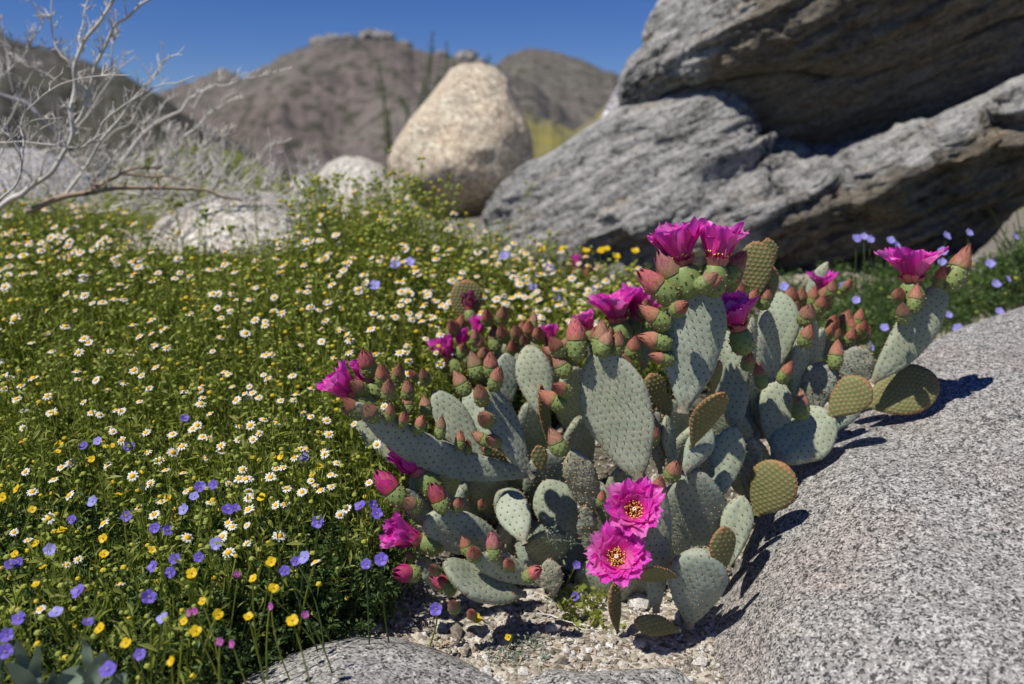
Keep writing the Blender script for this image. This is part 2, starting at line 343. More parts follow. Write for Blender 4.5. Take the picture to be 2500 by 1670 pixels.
def groundmat():
    m, t = mat('gravel_ground'); co = objco(t)
    v = N(t, 'ShaderNodeTexVoronoi'); v.inputs['Scale'].default_value = 160; L(t, co, v.inputs['Vector'])
    sp = N(t, 'ShaderNodeSeparateColor'); L(t, v.outputs['Color'], sp.inputs[0])
    k = M2(t, 'ADD', M2(t, 'MULTIPLY', sp.outputs[0], 0.5), M2(t, 'MULTIPLY', noise(t, co, 60, 5, 0.7), 0.55))
    c = ramp(t, k, [(0.25, (0.09, 0.075, 0.055)), (0.45, (0.30, 0.265, 0.21)), (0.65, (0.46, 0.42, 0.34)), (0.85, (0.60, 0.57, 0.50))]).outputs[0]
    big = noise(t, co, 3.5, 5); c = mixc(t, ramp(t, big, [(0.5, (0,) * 3), (0.7, (0.45,) * 3)]).outputs[0], c, (0.20, 0.15, 0.10))
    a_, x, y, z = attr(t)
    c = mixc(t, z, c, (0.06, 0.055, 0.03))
    h = M2(t, 'SUBTRACT', k, M2(t, 'MULTIPLY', v.outputs['Distance'], 0.5))
    finish(t, c, 0.9, height=h, bump=0.8, dist=0.003, spec=0.2); return m
M['ground'] = groundmat()
def pebmat():
    m, t = mat('pebbles'); a_, x, y, z = attr(t); co = objco(t)
    c = ramp(t, z, [(0.0, (0.10, 0.09, 0.08)), (0.3, (0.30, 0.26, 0.20)), (0.6, (0.46, 0.42, 0.34)), (0.85, (0.55, 0.52, 0.47)), (1.0, (0.68, 0.66, 0.62))]).outputs[0]
    c = mixc(t, 1.0, c, ramp(t, noise(t, co, 500, 3), [(0.35, (0.5,) * 3), (0.6, (1.1,) * 3)]).outputs[0], 'MULTIPLY')
    finish(t, c, 0.85); return m
M['pebble'] = pebmat()
def mountmat(name, cs, s1, yellow=None, s2=None):
    m, t = mat(name); co = objco(t); a_, x, y, z = attr(t)
    n1 = noise(t, co, s1, 7, 0.65, 0.3); c = ramp(t, n1, [(0.30, cs[0]), (0.46, cs[1]), (0.60, cs[2]), (0.75, cs[3])]).outputs[0]
    n3 = noise(t, co, s1 * 0.35, 3); c = mixc(t, ramp(t, n3, [(0.42, (0,) * 3), (0.62, (0.6,) * 3)]).outputs[0], c, cs[4])
    sc1 = noise(t, co, s1 * 7, 3, 0.6); c = mixc(t, ramp(t, sc1, [(0.50, (0,) * 3), (0.58, (0.8,) * 3)]).outputs[0], c, (0.045, 0.048, 0.032))
    if yellow:
        n2 = noise(t, co, s2 or s1 * 2, 5, 0.7); c = mixc(t, ramp(t, n2, [(0.46, (0,) * 3), (0.60, (0.9,) * 3)]).outputs[0], c, yellow)
    finish(t, c, 0.95, spec=0.05); return m
M['mount'] = mountmat('mountain_slope', [(0.085, 0.076, 0.072), (0.130, 0.115, 0.105), (0.175, 0.160, 0.142), (0.25, 0.235, 0.21), (0.145, 0.114, 0.106)], 0.03)
M['mount_l'] = mountmat('dark_hill_slope', [(0.045, 0.042, 0.040), (0.075, 0.070, 0.066), (0.105, 0.10, 0.09), (0.16, 0.15, 0.14), (0.07, 0.072, 0.045)], 0.05)
M['mount_r'] = mountmat('brown_mountain_slope', [(0.085, 0.076, 0.068), (0.130, 0.115, 0.102), (0.17, 0.155, 0.135), (0.23, 0.215, 0.19), (0.125, 0.122, 0.105)], 0.02)
M['hill_y'] = mountmat('yellow_flowered_slope', [(0.11, 0.10, 0.06), (0.17, 0.16, 0.10), (0.23, 0.21, 0.14), (0.3, 0.28, 0.2), (0.12, 0.13, 0.06)], 0.08, yellow=(0.24, 0.21, 0.06), s2=0.10)

# ------------------------------------------------------------------ terrain
def sstep(a, b, x):
    t = np.clip((np.asarray(x, float) - a) / (b - a), 0, 1); return t * t * (3 - 2 * t)
def zg(x, y):
    x = np.asarray(x, float); y = np.asarray(y, float)
    s = 0.265 - 0.075 * sstep(-0.1, 0.7, x)
    y0 = 0.72 + 0.26 * sstep(-0.35, 0.05, x)
    r = np.maximum(0, y - y0); r = np.where(r < 0.15, r * r / 0.3, r - 0.075)
    cap = 1.25 - 0.1 * sstep(0, 1, x)
    r = np.where(r < cap, r, cap + (r - cap) * 0.12)
    z = s * np.minimum(r, 1.7) - 0.30 * np.clip(y - (2.15 + 0.35 * sstep(0.3, 0.8, x)), 0, 1.1)
    z = z - np.clip(y - 6, 0, None) * 0.07 * (y < 400) - 0.07 * 394 * (y >= 400)
    z = np.where(y > 6, np.maximum(z, -26), z)
    P = np.stack([x, y, 0 * x], -1)
    return z + 0.012 * vnoise(P * 4.0, 5) * np.clip(y * 2 - 1, 0, 1)
def plant_h(x, y):
    P = np.stack([np.asarray(x, float), np.asarray(y, float), 0 * np.asarray(x, float)], -1)
    return 0.165 + 0.03 * vnoise(P * 2.7, 9)
def canopy_hit(u, v, extra=0.0):
    ys = np.linspace(0.5, 4.5, 500)
    p = pt(np.full_like(ys, u), np.full_like(ys, v), ys)
    zc = zg(p[:, 0], ys) + plant_h(p[:, 0], ys) + extra
    below = np.where(p[:, 2] <= zc)[0]
    i = below[0] if len(below) else 300
    return p[i]
def ground_hit(u, v):
    ys = np.linspace(0.4, 6, 900); p = pt(np.full_like(ys, u), np.full_like(ys, v), ys)
    below = np.where(p[:, 2] <= zg(p[:, 0], ys))[0]
    return p[below[0]] if len(below) else p[-1]
yy = np.concatenate([np.linspace(0.15, 0.6, 40), np.linspace(0.606, 1.5, 200), 1.5 * (4000 / 1.5) ** (np.linspace(0, 1, 170)[1:])])
xs = np.concatenate([-1.2 - 3000 * (np.linspace(1, 0, 70)[:-1]) ** 5, np.linspace(-1.2, 1.2, 330), 1.2 + 3000 * (np.linspace(0, 1, 70)[1:]) ** 5])
Yg, Xg = np.meshgrid(yy, xs, indexing='ij')
Z = zg(Xg, Yg); P = np.stack([Xg, Yg, Z], -1)
near = (Yg < 3)
Z = Z + near * (0.006 * fbm(P, 22, 4, 3) + 0.0025 * fbm(P, 90, 2, 4))
uu, vv = proj(np.stack([Xg, Yg, Z], -1))
soil_shade = np.clip((900 - uu) / 250, 0, 1) * (Yg < 4) * np.clip((1480 - vv) / 160 + np.clip((500 - uu) / 200, 0, 1), 0, 1)
soil_shade = np.maximum(soil_shade, np.clip((950 - vv) / 200, 0, 1) * (uu < 1650) * (Yg < 4)) * 0.8
soil_shade = np.maximum(soil_shade, 0.85 * (Yg > 1.02) * (Yg < 2.2) * (uu > 1080) * (uu < 1800)); soil_shade = np.maximum(soil_shade, (Yg > 5) * 0.5)  # ground behind the cactus painted dark: shade between the pads put into its colour
g = Geo(); g.add(np.stack([Xg, Yg, Z], -1), gridF(len(yy), len(xs)), 0, np.stack([0 * Z, 0 * Z, soil_shade], -1))
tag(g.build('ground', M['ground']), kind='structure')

# ------------------------------------------------------------------ mountains and hills
def ridge_mesh(name, prof, Y, Yfoot, zfoot, m, amp, seed, nsc, u_ext=0.0, rock_top=0.0):
    prof = np.asarray(prof, float); n = int(max(300, (prof[-1, 0] - prof[0, 0]) / 6)); us = np.linspace(prof[0, 0], prof[-1, 0], n)
    vs = np.interp(us, prof[:, 0], prof[:, 1]) + 4 * vnoise(np.stack([us / 22, us * 0, us * 0], -1), seed) + 2.0 * vnoise(np.stack([us / 7, us * 0, us * 0], -1), seed + 1)
    top = pt(us, vs, np.full(n, float(Y))); k = 90
    t = np.linspace(0, 1.7, k)[:, None]
    x = top[None, :, 0] * np.where(t < 1, 0.35 + 0.65 * t, t) ; y = Yfoot + (Y - Yfoot) * t + 0 * x
    zt = top[None, :, 2]
    z = np.where(t < 1, zfoot + (zt - zfoot) * np.clip(t, 0, 1) ** 1.15, zfoot + (zt - zfoot) * np.clip(1 - (t - 1) / 0.7, 0, 1) ** 1.2)
    x = np.where(t < 1, top[None, :, 0] * (y / Y), top[None, :, 0]) 
    P = np.stack([x, y + 0 * x, z], -1)
    d = fbm(P, nsc, 6, seed, ridged=True)
    fade = np.clip(1 - t, 0, 1) * np.clip(t * 4, 0, 1)
    z = z + amp * d * np.minimum(fade * 2.2, 1)
    P = np.stack([x, y + 0 * x, z], -1)
    g = Geo(); g.add(P, gridF(k, n), 0)
    return tag(g.build(name, m), kind='structure')
ridge_mesh('mountain', [(380, 330), (450, 285), (540, 235), (618, 173), (680, 140), (729, 118), (771, 104), (820, 98), (874, 92), (930, 93), (976, 100), (1053, 130), (1104, 140), (1150, 150), (1206, 158), (1300, 200), (1420, 300), (1500, 350)], 420, 170, -26, M['mount'], 15, 21, 0.018)
ridge_mesh('mountain', [(1100, 260), (1160, 190), (1214, 153), (1253, 127), (1317, 116), (1359, 121), (1419, 144), (1487, 173), (1530, 190), (1700, 240), (2000, 280), (2700, 300), (4200, 420)], 800, 380, -26, M['mount_r'], 22, 33, 0.009)
ridge_mesh('hill', [(-4200, 420), (-3000, 260), (-1800, 150), (-1000, 95), (-300, 50), (-60, 62), (0, 78), (56, 102), (116, 118), (210, 147), (298, 177), (350, 207), (386, 230), (450, 275), (540, 330), (700, 390)], 260, 90, -24, M['mount_l'], 9, 41, 0.03)
ridge_mesh('hill', [(250, 330), (386, 226), (440, 205), (500, 185), (550, 180), (600, 190), (680, 215), (800, 280)], 560, 300, -26, M['mount'], 14, 51, 0.014)
ridge_mesh('hill', [(1150, 330), (1200, 245), (1274, 262), (1338, 290), (1400, 318), (1440, 296), (1480, 250), (1512, 212), (1580, 170), (1750, 120), (2100, 80), (2600, 80), (3600, 200), (4600, 420)], 150, 60, -20, M['hill_y'], 3.0, 61, 0.06)

# ------------------------------------------------------------------ rocks
def rbf(cps):
    c = np.asarray(cps, float); X = c[:, :2] / 500.0; n = len(X)
    def phi(r2): return np.where(r2 > 1e-12, 0.5 * r2 * np.log(r2 + 1e-12), 0)
    K = phi(((X[:, None] - X[None]) ** 2).sum(-1)) + 1e-3 * np.eye(n)
    Pm = np.hstack([np.ones((n, 1)), X]); A = np.block([[K, Pm], [Pm.T, np.zeros((3, 3))]])
    s = np.linalg.solve(A, np.concatenate([c[:, 2], np.zeros(3)]))
    def f(u, v):
        q = np.stack([u, v], -1) / 500.0; sh = q.shape[:-1]; q = q.reshape(-1, 2)
        k = phi(((q[:, None] - X[None]) ** 2).sum(-1))
        return (k @ s[:n] + s[n] + q @ s[n + 1:]).reshape(sh)
    return f
def arclen(pl, n):
    pl = np.asarray(pl, float); d = np.concatenate([[0], np.cumsum(np.linalg.norm(np.diff(pl, axis=0), axis=1))])
    t = np.linspace(0, d[-1], n); return np.stack([np.interp(t, d, pl[:, i]) for i in range(pl.shape[1])], -1)
def rock(name, top, bot, cps, thick, m, ns=160, nf=110, round_=0.08, disp=(), smooth_top=0, attrf=None, uspace=False):
    """closed boulder: the outline's upper and lower curves are joined by a rounded front (depth from control points) and a back 'thick' metres behind"""
    if uspace:
        top = np.asarray(top, float); bot = np.asarray(bot, float)
        us = np.linspace(top[0, 0], top[-1, 0], ns); T = np.stack([us, np.interp(us, top[:, 0], top[:, 1])], -1); B = np.stack([us, np.interp(us, bot[:, 0], bot[:, 1])], -1)
    else: T = arclen(top, ns); B = arclen(bot, ns)
    nb = nf // 3; ph = np.concatenate([np.linspace(0, np.pi, nf), np.linspace(np.pi, 2 * np.pi, nb + 2)[1:-1]])
    lam = (1 - np.cos(ph)) / 2; front = ph <= np.pi
    lam = np.where(front, ph / np.pi * 0.75 + lam * 0.25, lam)
    U = T[:, None, 0] * (1 - lam) + B[:, None, 0] * lam; V = T[:, None, 1] * (1 - lam) + B[:, None, 1] * lam
    f = rbf(cps); D = f(U, V)
    e = np.clip(np.minimum(lam, 1 - lam) / 0.14, 0, 1); prof = np.sqrt(1 - (1 - e) ** 2)
    endp = np.clip(np.minimum(np.linspace(0, 1, ns), np.linspace(1, 0, ns)) / 0.08, 0, 1); endp = np.sqrt(1 - (1 - endp) ** 2)[:, None]
    Yv = np.where(front[None], D + round_ * (1 - prof * endp), D + round_ + thick * np.abs(np.sin(ph))[None] * endp)
    P = pt(U, V, Yv)
    k = P.shape[1]
    # normals from grid
    def nrm(P):
        du = np.gradient(P, axis=0); dv = np.roll(P, -1, 1) - np.roll(P, 1, 1); n = np.cross(du, dv); n /= np.linalg.norm(n, axis=-1)[..., None] + 1e-12
        s = np.sign((n[:, : nf, 1]).mean()); return n * (-s)
    A = np.zeros(P.shape)
    if attrf: A[..., 2] = attrf(U, V)
    for (amp, fn) in disp:
        n = nrm(P); P = P + n * (amp * fn(P) * (0.25 + 0.75 * np.clip(e, 0, 1))[None] * (0.15 + 0.85 * endp))[..., None]
    g = Geo(); g.add(P, gridF(ns, k, wrap_m=True), 0, A.reshape(-1, 3))
    F0 = np.array([[0 * k + j for j in range(k)]]); g.add(P[0], np.array([list(range(k))]), 0, A[0]); g.add(P[-1], np.array([list(range(k))]), 0, A[-1])
    c = P.reshape(-1, 3).mean(0); c[2] = P[..., 2].min()
    return g.build(name, m, origin=c)
def F_(scale, o=4, s=0, r=False, g=0.5): return lambda P: fbm(P, scale, o, s, g, r)

# foreground granite boulder under the cactus, right
o = rock('boulder', [(1500, 1960), (1662, 1690), (1680, 1628), (1705, 1566), (1730, 1498), (1762, 1455), (1798, 1387), (1841, 1294), (1866, 1251), (1909, 1133), (1960, 1095), (2045, 1053), (2113, 990), (2190, 900), (2268, 835), (2370, 790), (2500, 748), (2650, 710), (2900, 670), (3100, 720)],
     [(1500, 1970), (1800, 2100), (2200, 2200), (2700, 2300), (3200, 2000), (3150, 900)],
     [(1668, 1670, .86), (1786, 1430, .96), (1909, 1133, 1.12), (2113, 997, 1.23), (2268, 830, 1.36), (2500, 750, 1.46), (2500, 1000, 1.10), (2500, 1300, .86), (2500, 1670, .66), (2100, 1670, .70), (2100, 1300, .90), (1900, 1500, .83), (2100, 1120, 1.04), (2800, 1700, .66), (2800, 1000, 1.1), (2900, 700, 1.6), (2000, 2000, .60), (2700, 2200, .52), (3100, 1500, .8)],
     0.45, M['granite'], ns=260, nf=200, round_=0.05, disp=[(0.010, F_(5, 4, 71)), (0.0022, F_(60, 4, 72))])
tag(o, 'large smooth speckled granite boulder sloping up at right beneath the cactus', 'boulder')
o = rock('boulder', [(540, 1720), (600, 1650), (700, 1600), (790, 1568), (870, 1556), (960, 1556), (1050, 1580), (1120, 1608), (1180, 1640), (1260, 1700)], [(540, 1730), (700, 1830), (900, 1860), (1100, 1830), (1270, 1710)],
     [(560, 1700, .735), (870, 1556, .82), (1180, 1640, .79), (870, 1670, .71), (870, 1800, .60), (600, 1780, .62), (1200, 1760, .68)],
     0.22, M['granite_low'], ns=120, nf=90, round_=0.04, disp=[(0.008, F_(9, 4, 73)), (0.003, F_(60, 4, 74))])
tag(o, 'low grey speckled rock at the bottom edge below the flower meadow', 'rock')
o = rock('boulder', [(1240, 1720), (1270, 1660), (1340, 1625), (1420, 1640), (1500, 1632), (1580, 1622), (1650, 1615), (1690, 1660), (1720, 1740)], [(1240, 1730), (1350, 1830), (1550, 1850), (1730, 1750)],
     [(1270, 1660, .79), (1500, 1632, .82), (1680, 1640, .82), (1480, 1670, .77), (1500, 1800, .66)],
     0.15, M['granite_low'], ns=110, nf=80, round_=0.03, disp=[(0.012, F_(14, 5, 75)), (0.005, F_(50, 4, 76))])
tag(o, 'small rough grey rock on the gravel at the foot of the big granite boulder', 'rock')
# balanced tan boulder
TB = 3.8
o = rock('boulder', [(1010, 520), (975, 470), (952, 420), (948, 385), (965, 345), (1000, 295), (1045, 240), (1075, 200), (1100, 168), (1130, 155), (1175, 154), (1212, 168), (1238, 195), (1255, 235), (1280, 290), (1298, 340), (1300, 385), (1290, 430)][::1],
     [(1010, 522), (1040, 532), (1080, 534), (1130, 532), (1180, 528), (1215, 505), (1250, 475), (1290, 432)],
     [(950, 390, 3.85), (1150, 155, 4.0), (1300, 380, 3.95), (1120, 300, 3.74), (1120, 400, 3.62), (1130, 450, 3.64), (1100, 532, 3.92), (1040, 450, 3.70), (1230, 420, 3.74), (1230, 250, 3.9)],
     0.5, M['tan_rock'], ns=150, nf=120, round_=0.18, disp=[(0.030, F_(3.3, 3, 81)), (0.016, F_(6, 3, 83, True)), (0.009, F_(18, 5, 82))])
tag(o, 'big tan pear-shaped boulder balanced upright between the pale and grey rocks', 'boulder')
def blob(name, outline_top, outline_bot, Y, thick, m, disp, label, ns=90, nf=70, bul=0.15):
    uc = np.mean([p[0] for p in outline_top]); vt = min(p[1] for p in outline_top); vb = max(p[1] for p in outline_bot)
    u0, u1 = outline_top[0][0], outline_top[-1][0]
    cps = [(u0, (vt + vb) / 2, Y + bul), (u1, (vt + vb) / 2, Y + bul), (uc, vt, Y + bul * 1.2), (uc, (vt + vb) / 2, Y - bul * 0.3), (uc, vb, Y - bul)]
    o = rock(name, outline_top, outline_bot, cps, thick, m, ns=ns, nf=nf, round_=bul, disp=disp)
    return tag(o, label, 'rock' if name == 'rock' else 'boulder')
blob('boulder', [(345, 640), (352, 590), (385, 540), (450, 500), (520, 472), (600, 464), (680, 470), (740, 490), (790, 540), (820, 620)], [(345, 660), (450, 760), (600, 780), (830, 660)], 2.15, 0.5, M['pale_rock'], [(0.02, F_(5, 4, 91)), (0.01, F_(20, 4, 92))], 'pale rounded boulder rising out of the daisies behind the meadow', bul=0.2)
blob('boulder', [(765, 470), (772, 430), (800, 398), (840, 380), (885, 382), (930, 402), (965, 440), (1000, 500)], [(765, 480), (830, 560), (930, 570), (1005, 520)], 3.5, 0.5, M['pale_rock'], [(0.03, F_(4, 4, 93)), (0.015, F_(16, 4, 94))], 'smaller rounded pale boulder left of the tan balanced boulder', bul=0.2)
blob('rock', [(925, 470), (950, 430), (985, 445), (1010, 490), (1070, 540), (1120, 580)], [(925, 480), (960, 600), (1040, 620), (1125, 590)], 3.3, 0.4, M['pale_rock'], [(0.03, F_(5, 4, 95)), (0.01, F_(16, 4, 96))], 'pale rock slab wedged beneath the left side of the tan balanced boulder', bul=0.12)
blob('boulder', [(-260, 560), (-200, 440), (-100, 385), (0, 362), (80, 362), (160, 385), (215, 420), (250, 500)], [(-260, 580), (-100, 640), (100, 640), (255, 520)], 2.9, 0.7, M['grey_rock'], [(0.03, F_(4, 4, 97)), (0.02, F_(16, 4, 98))], 'grey boulder behind the bare shrub at the left edge', bul=0.25)
blob('rock', [(690, 500), (700, 455), (730, 425), (770, 425), (800, 470)], [(690, 510), (740, 560), (805, 490)], 3.0, 0.3, M['pale_rock'], [(0.02, F_(6, 4, 99))], 'low pale stone between the two rounded pale boulders', bul=0.1, ns=50, nf=40)
# pale outcrops on the mountain skyline
for i, (u, v, r) in enumerate([(785, 96, 20), (812, 90, 17), (850, 88, 14), (905, 82, 22), (940, 84, 18), (985, 104, 15), (1078, 130, 14), (1138, 132, 24), (1165, 146, 15), (548, 180, 26), (520, 190, 16)]):
    Y = 420 if i < 9 else 560
    c = pt(u, v + r * 0.45, Y + 2); rr = r * Y / FPX * 1.05
    a = np.linspace(0, np.pi, 17)[:, None]; b = np.linspace(0, 2 * np.pi, 26, endpoint=False)[None]
    D = np.stack([np.sin(a) * np.cos(b), np.sin(a) * np.sin(b), np.cos(a) + 0 * b], -1)
    Pn = D * (1 + 0.42 * fbm(D + i * 5, 2.2, 4, i))[..., None] * rr * np.array([1.25, 0.9, 0.72])
    g = Geo(); g.add(Pn.reshape(-1, 3), gridF(17, 26, wrap_m=True))
    o = g.build('rock_outcrop', M['outcrop']); o.location = c
    tag(o, 'pale rock outcrop on the skyline of the ' + ('central mountain' if i < 9 else 'low ridge left of the central mountain'), 'rock outcrop', 'rock outcrops on the skyline' if i < 9 else 'rock outcrops on the low ridge')

# big overhanging rocks, right
def layered(P):
    q = P.copy(); c, s = math.cos(R(24)), math.sin(R(24))
    xr = q[..., 0] * c + q[..., 2] * s; zr = -q[..., 0] * s + q[..., 2] * c
    Q = np.stack([xr * 0.9, q[..., 1] * 0.8, zr * 6.5], -1)
    n = fbm(Q, 2.4, 5, 111, ridged=True)
    st = np.floor(n * 5) / 5; return 0.5 * n + 0.5 * (st + 0.2 * sstep(0.3, 1, (n * 5) % 1))
UPT = [(1520, 262), (1514, 215), (1520, 180), (1540, 145), (1575, 112), (1580, 60), (1600, 15), (1625, -25), (1700, -120), (1900, -200), (2200, -260), (2600, -260), (2850, -140)]
UPB = [(1520, 268), (1540, 288), (1600, 250), (1650, 228), (1700, 214), (1780, 200), (1840, 190), (1930, 176), (2000, 196), (2060, 198), (2110, 188), (2180, 168), (2250, 140), (2330, 108), (2400, 74), (2500, 44), (2650, 10), (2850, -120)]
o = rock('boulder', UPT, UPB, [(1515, 220, 2.98), (1540, 285, 3.02), (1580, 60, 3.05), (1640, -40, 3.2), (1640, 120, 2.82), (1640, 220, 2.90), (1750, 60, 2.64), (1750, 190, 2.74), (1900, 0, 2.50), (1900, 170, 2.62), (2110, 185, 2.60), (2100, 40, 2.50), (2250, 130, 2.56), (2300, -40, 2.44), (2450, 50, 2.5), (2500, -60, 2.44), (2100, -200, 2.5), (2700, -100, 2.4), (1800, -120, 2.75)],
         1.0, M['gneiss'], ns=260, nf=170, round_=0.10, disp=[(0.03, layered), (0.03, F_(4, 4, 112)), (0.014, F_(24, 4, 113, True))],
         attrf=lambda U, V: sstep(-0.05, 0.75, (U - 1650 + (V - 60) * 0.5) / 330.0 * 0.8))
tag(o, 'dark overhanging upper boulder with a lichen-grey left face above the crack', 'boulder')
MT = [(1590, 275), (1620, 235), (1700, 205), (1800, 185), (1900, 165), (2000, 180), (2110, 172), (2250, 120), (2400, 60), (2500, 20), (2700, -20), (2800, 60)]
MB = [(1590, 285), (1700, 330), (1800, 360), (1870, 380), (2000, 390), (2200, 380), (2350, 340), (2500, 300), (2700, 260), (2805, 80)]
o = rock('boulder', MT, MB, [(1590, 270, 2.98), (1700, 300, 2.95), (1700, 210, 2.8), (1850, 190, 2.66), (1850, 350, 2.83), (2110, 180, 2.62), (2110, 330, 2.76), (2300, 110, 2.57), (2300, 320, 2.70), (2500, 30, 2.5), (2500, 250, 2.60), (2750, 100, 2.7)],
         0.8, M['gneiss'], ns=200, nf=110, round_=0.06, disp=[(0.02, layered), (0.02, F_(4, 4, 116)), (0.008, F_(34, 4, 117))], attrf=lambda U, V: 0 * U + 0.95)
tag(o, 'dark brown middle slab of rock recessed below the upper boulder', 'boulder')
LT = [(1188, 575), (1200, 510), (1225, 460), (1262, 420), (1330, 388), (1420, 322), (1500, 276), (1600, 238), (1700, 214), (1760, 211), (1808, 224), (1830, 262), (1850, 320), (1874, 352), (1950, 346), (2060, 352), (2150, 335), (2250, 300), (2350, 262), (2440, 222), (2560, 180), (2700, 150), (2800, 200)]
LB = [(1188, 590), (1230, 640), (1350, 700), (1500, 760), (1700, 790), (1900, 770), (2040, 712), (2120, 705), (2200, 694), (2270, 668), (2330, 640), (2400, 590), (2460, 520), (2510, 470), (2600, 440), (2700, 420), (2805, 220)]
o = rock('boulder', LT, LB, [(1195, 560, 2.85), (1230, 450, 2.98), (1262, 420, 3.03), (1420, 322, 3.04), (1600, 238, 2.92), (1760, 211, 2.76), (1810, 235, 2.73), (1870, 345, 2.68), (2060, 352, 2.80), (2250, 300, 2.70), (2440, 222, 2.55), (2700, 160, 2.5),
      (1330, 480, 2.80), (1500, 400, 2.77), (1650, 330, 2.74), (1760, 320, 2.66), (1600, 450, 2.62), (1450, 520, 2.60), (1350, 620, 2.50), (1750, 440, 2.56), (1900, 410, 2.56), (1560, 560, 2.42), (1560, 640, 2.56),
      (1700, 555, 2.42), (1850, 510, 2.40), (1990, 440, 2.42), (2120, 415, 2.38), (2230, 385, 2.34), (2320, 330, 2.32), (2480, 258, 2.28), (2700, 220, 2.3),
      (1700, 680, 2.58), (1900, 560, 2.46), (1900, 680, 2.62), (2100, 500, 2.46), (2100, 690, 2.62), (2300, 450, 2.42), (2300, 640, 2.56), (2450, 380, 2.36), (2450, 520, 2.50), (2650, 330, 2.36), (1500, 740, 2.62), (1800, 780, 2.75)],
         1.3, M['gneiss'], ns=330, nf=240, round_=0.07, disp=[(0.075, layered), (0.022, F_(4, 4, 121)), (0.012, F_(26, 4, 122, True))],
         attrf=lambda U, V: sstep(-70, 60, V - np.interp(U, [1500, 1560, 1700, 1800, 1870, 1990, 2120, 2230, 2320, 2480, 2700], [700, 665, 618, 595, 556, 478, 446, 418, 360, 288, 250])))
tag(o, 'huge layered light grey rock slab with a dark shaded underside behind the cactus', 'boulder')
o = rock('rock', [(1480, 285), (1500, 240), (1512, 200), (1530, 195), (1545, 230), (1555, 270)], [(1480, 290), (1440, 330), (1500, 330), (1560, 280)], [(1480, 290, 3.5), (1550, 270, 3.5), (1512, 200, 3.6), (1510, 300, 3.4)], 0.3, M['grey_rock'], ns=40, nf=40, round_=0.1, disp=[(0.03, F_(6, 4, 131))])
tag(o, 'small grey rock behind the left corner of the upper boulder', 'rock')
# pale stone on the ground at the far right
blob('rock', [(2400, 700), (2440, 640), (2500, 600), (2600, 590), (2700, 640)], [(2400, 710), (2500, 760), (2620, 770), (2705, 660)], 2.35, 0.4, M['pale_rock'], [(0.02, F_(7, 4, 141))], 'flat pale stone on the ground beyond the granite boulder at right', bul=0.12, ns=60, nf=50)

# ------------------------------------------------------------------ gravel stones
oct_v = np.array([[1, 0, 0], [-1, 0, 0], [0, 1, 0], [0, -1, 0], [0, 0, 1], [0, 0, -1.]])
def ico():
    ph = (1 + 5 ** .5) / 2; v = np.array([[-1, ph, 0], [1, ph, 0], [-1, -ph, 0], [1, -ph, 0], [0, -1, ph], [0, 1, ph], [0, -1, -ph], [0, 1, -ph], [ph, 0, -1], [ph, 0, 1], [-ph, 0, -1], [-ph, 0, 1]]); v /= np.linalg.norm(v[0])
    f = np.array([[0, 11, 5], [0, 5, 1], [0, 1, 7], [0, 7, 10], [0, 10, 11], [1, 5, 9], [5, 11, 4], [11, 10, 2], [10, 7, 6], [7, 1, 8], [3, 9, 4], [3, 4, 2], [3, 2, 6], [3, 6, 8], [3, 8, 9], [4, 9, 5], [2, 4, 11], [6, 2, 10], [8, 6, 7], [9, 8, 1]])
    return v, f
IV, IF = ico()
n = 26000
px = rng.uniform(-0.45, 0.40, n); py = 0.70 + 0.75 * rng.random(n) ** 1.6; pz = zg(px, py)
rr = 0.0009 + 0.0038 * rng.random(n) ** 4 + 0.011 * (rng.random(n) < 0.012) * rng.random(n)
V = IV[None] * (1 + 0.5 * (rng.random((n, 12, 1)) - 0.5)) * rr[:, None, None] * rng.uniform(0.6, 1.3, (n, 1, 3)) * np.array([1, 1, 0.8])
V = V + np.stack([px, py, pz + rr * 0.3], -1)[:, None]
A = np.zeros((n, 12, 3)); A[..., 2] = rng.random(n)[:, None] ** 0.8
Fp = (IF[None] + (np.arange(n) * 12)[:, None, None]).reshape(-1, 3)
g = Geo(); g.add(V, Fp, 0, A.reshape(-1, 3)); tag(g.build('gravel', M['pebble'], smooth=False), kind='stuff', label='coarse pale gravel and grit scattered over the ground under the cactus')

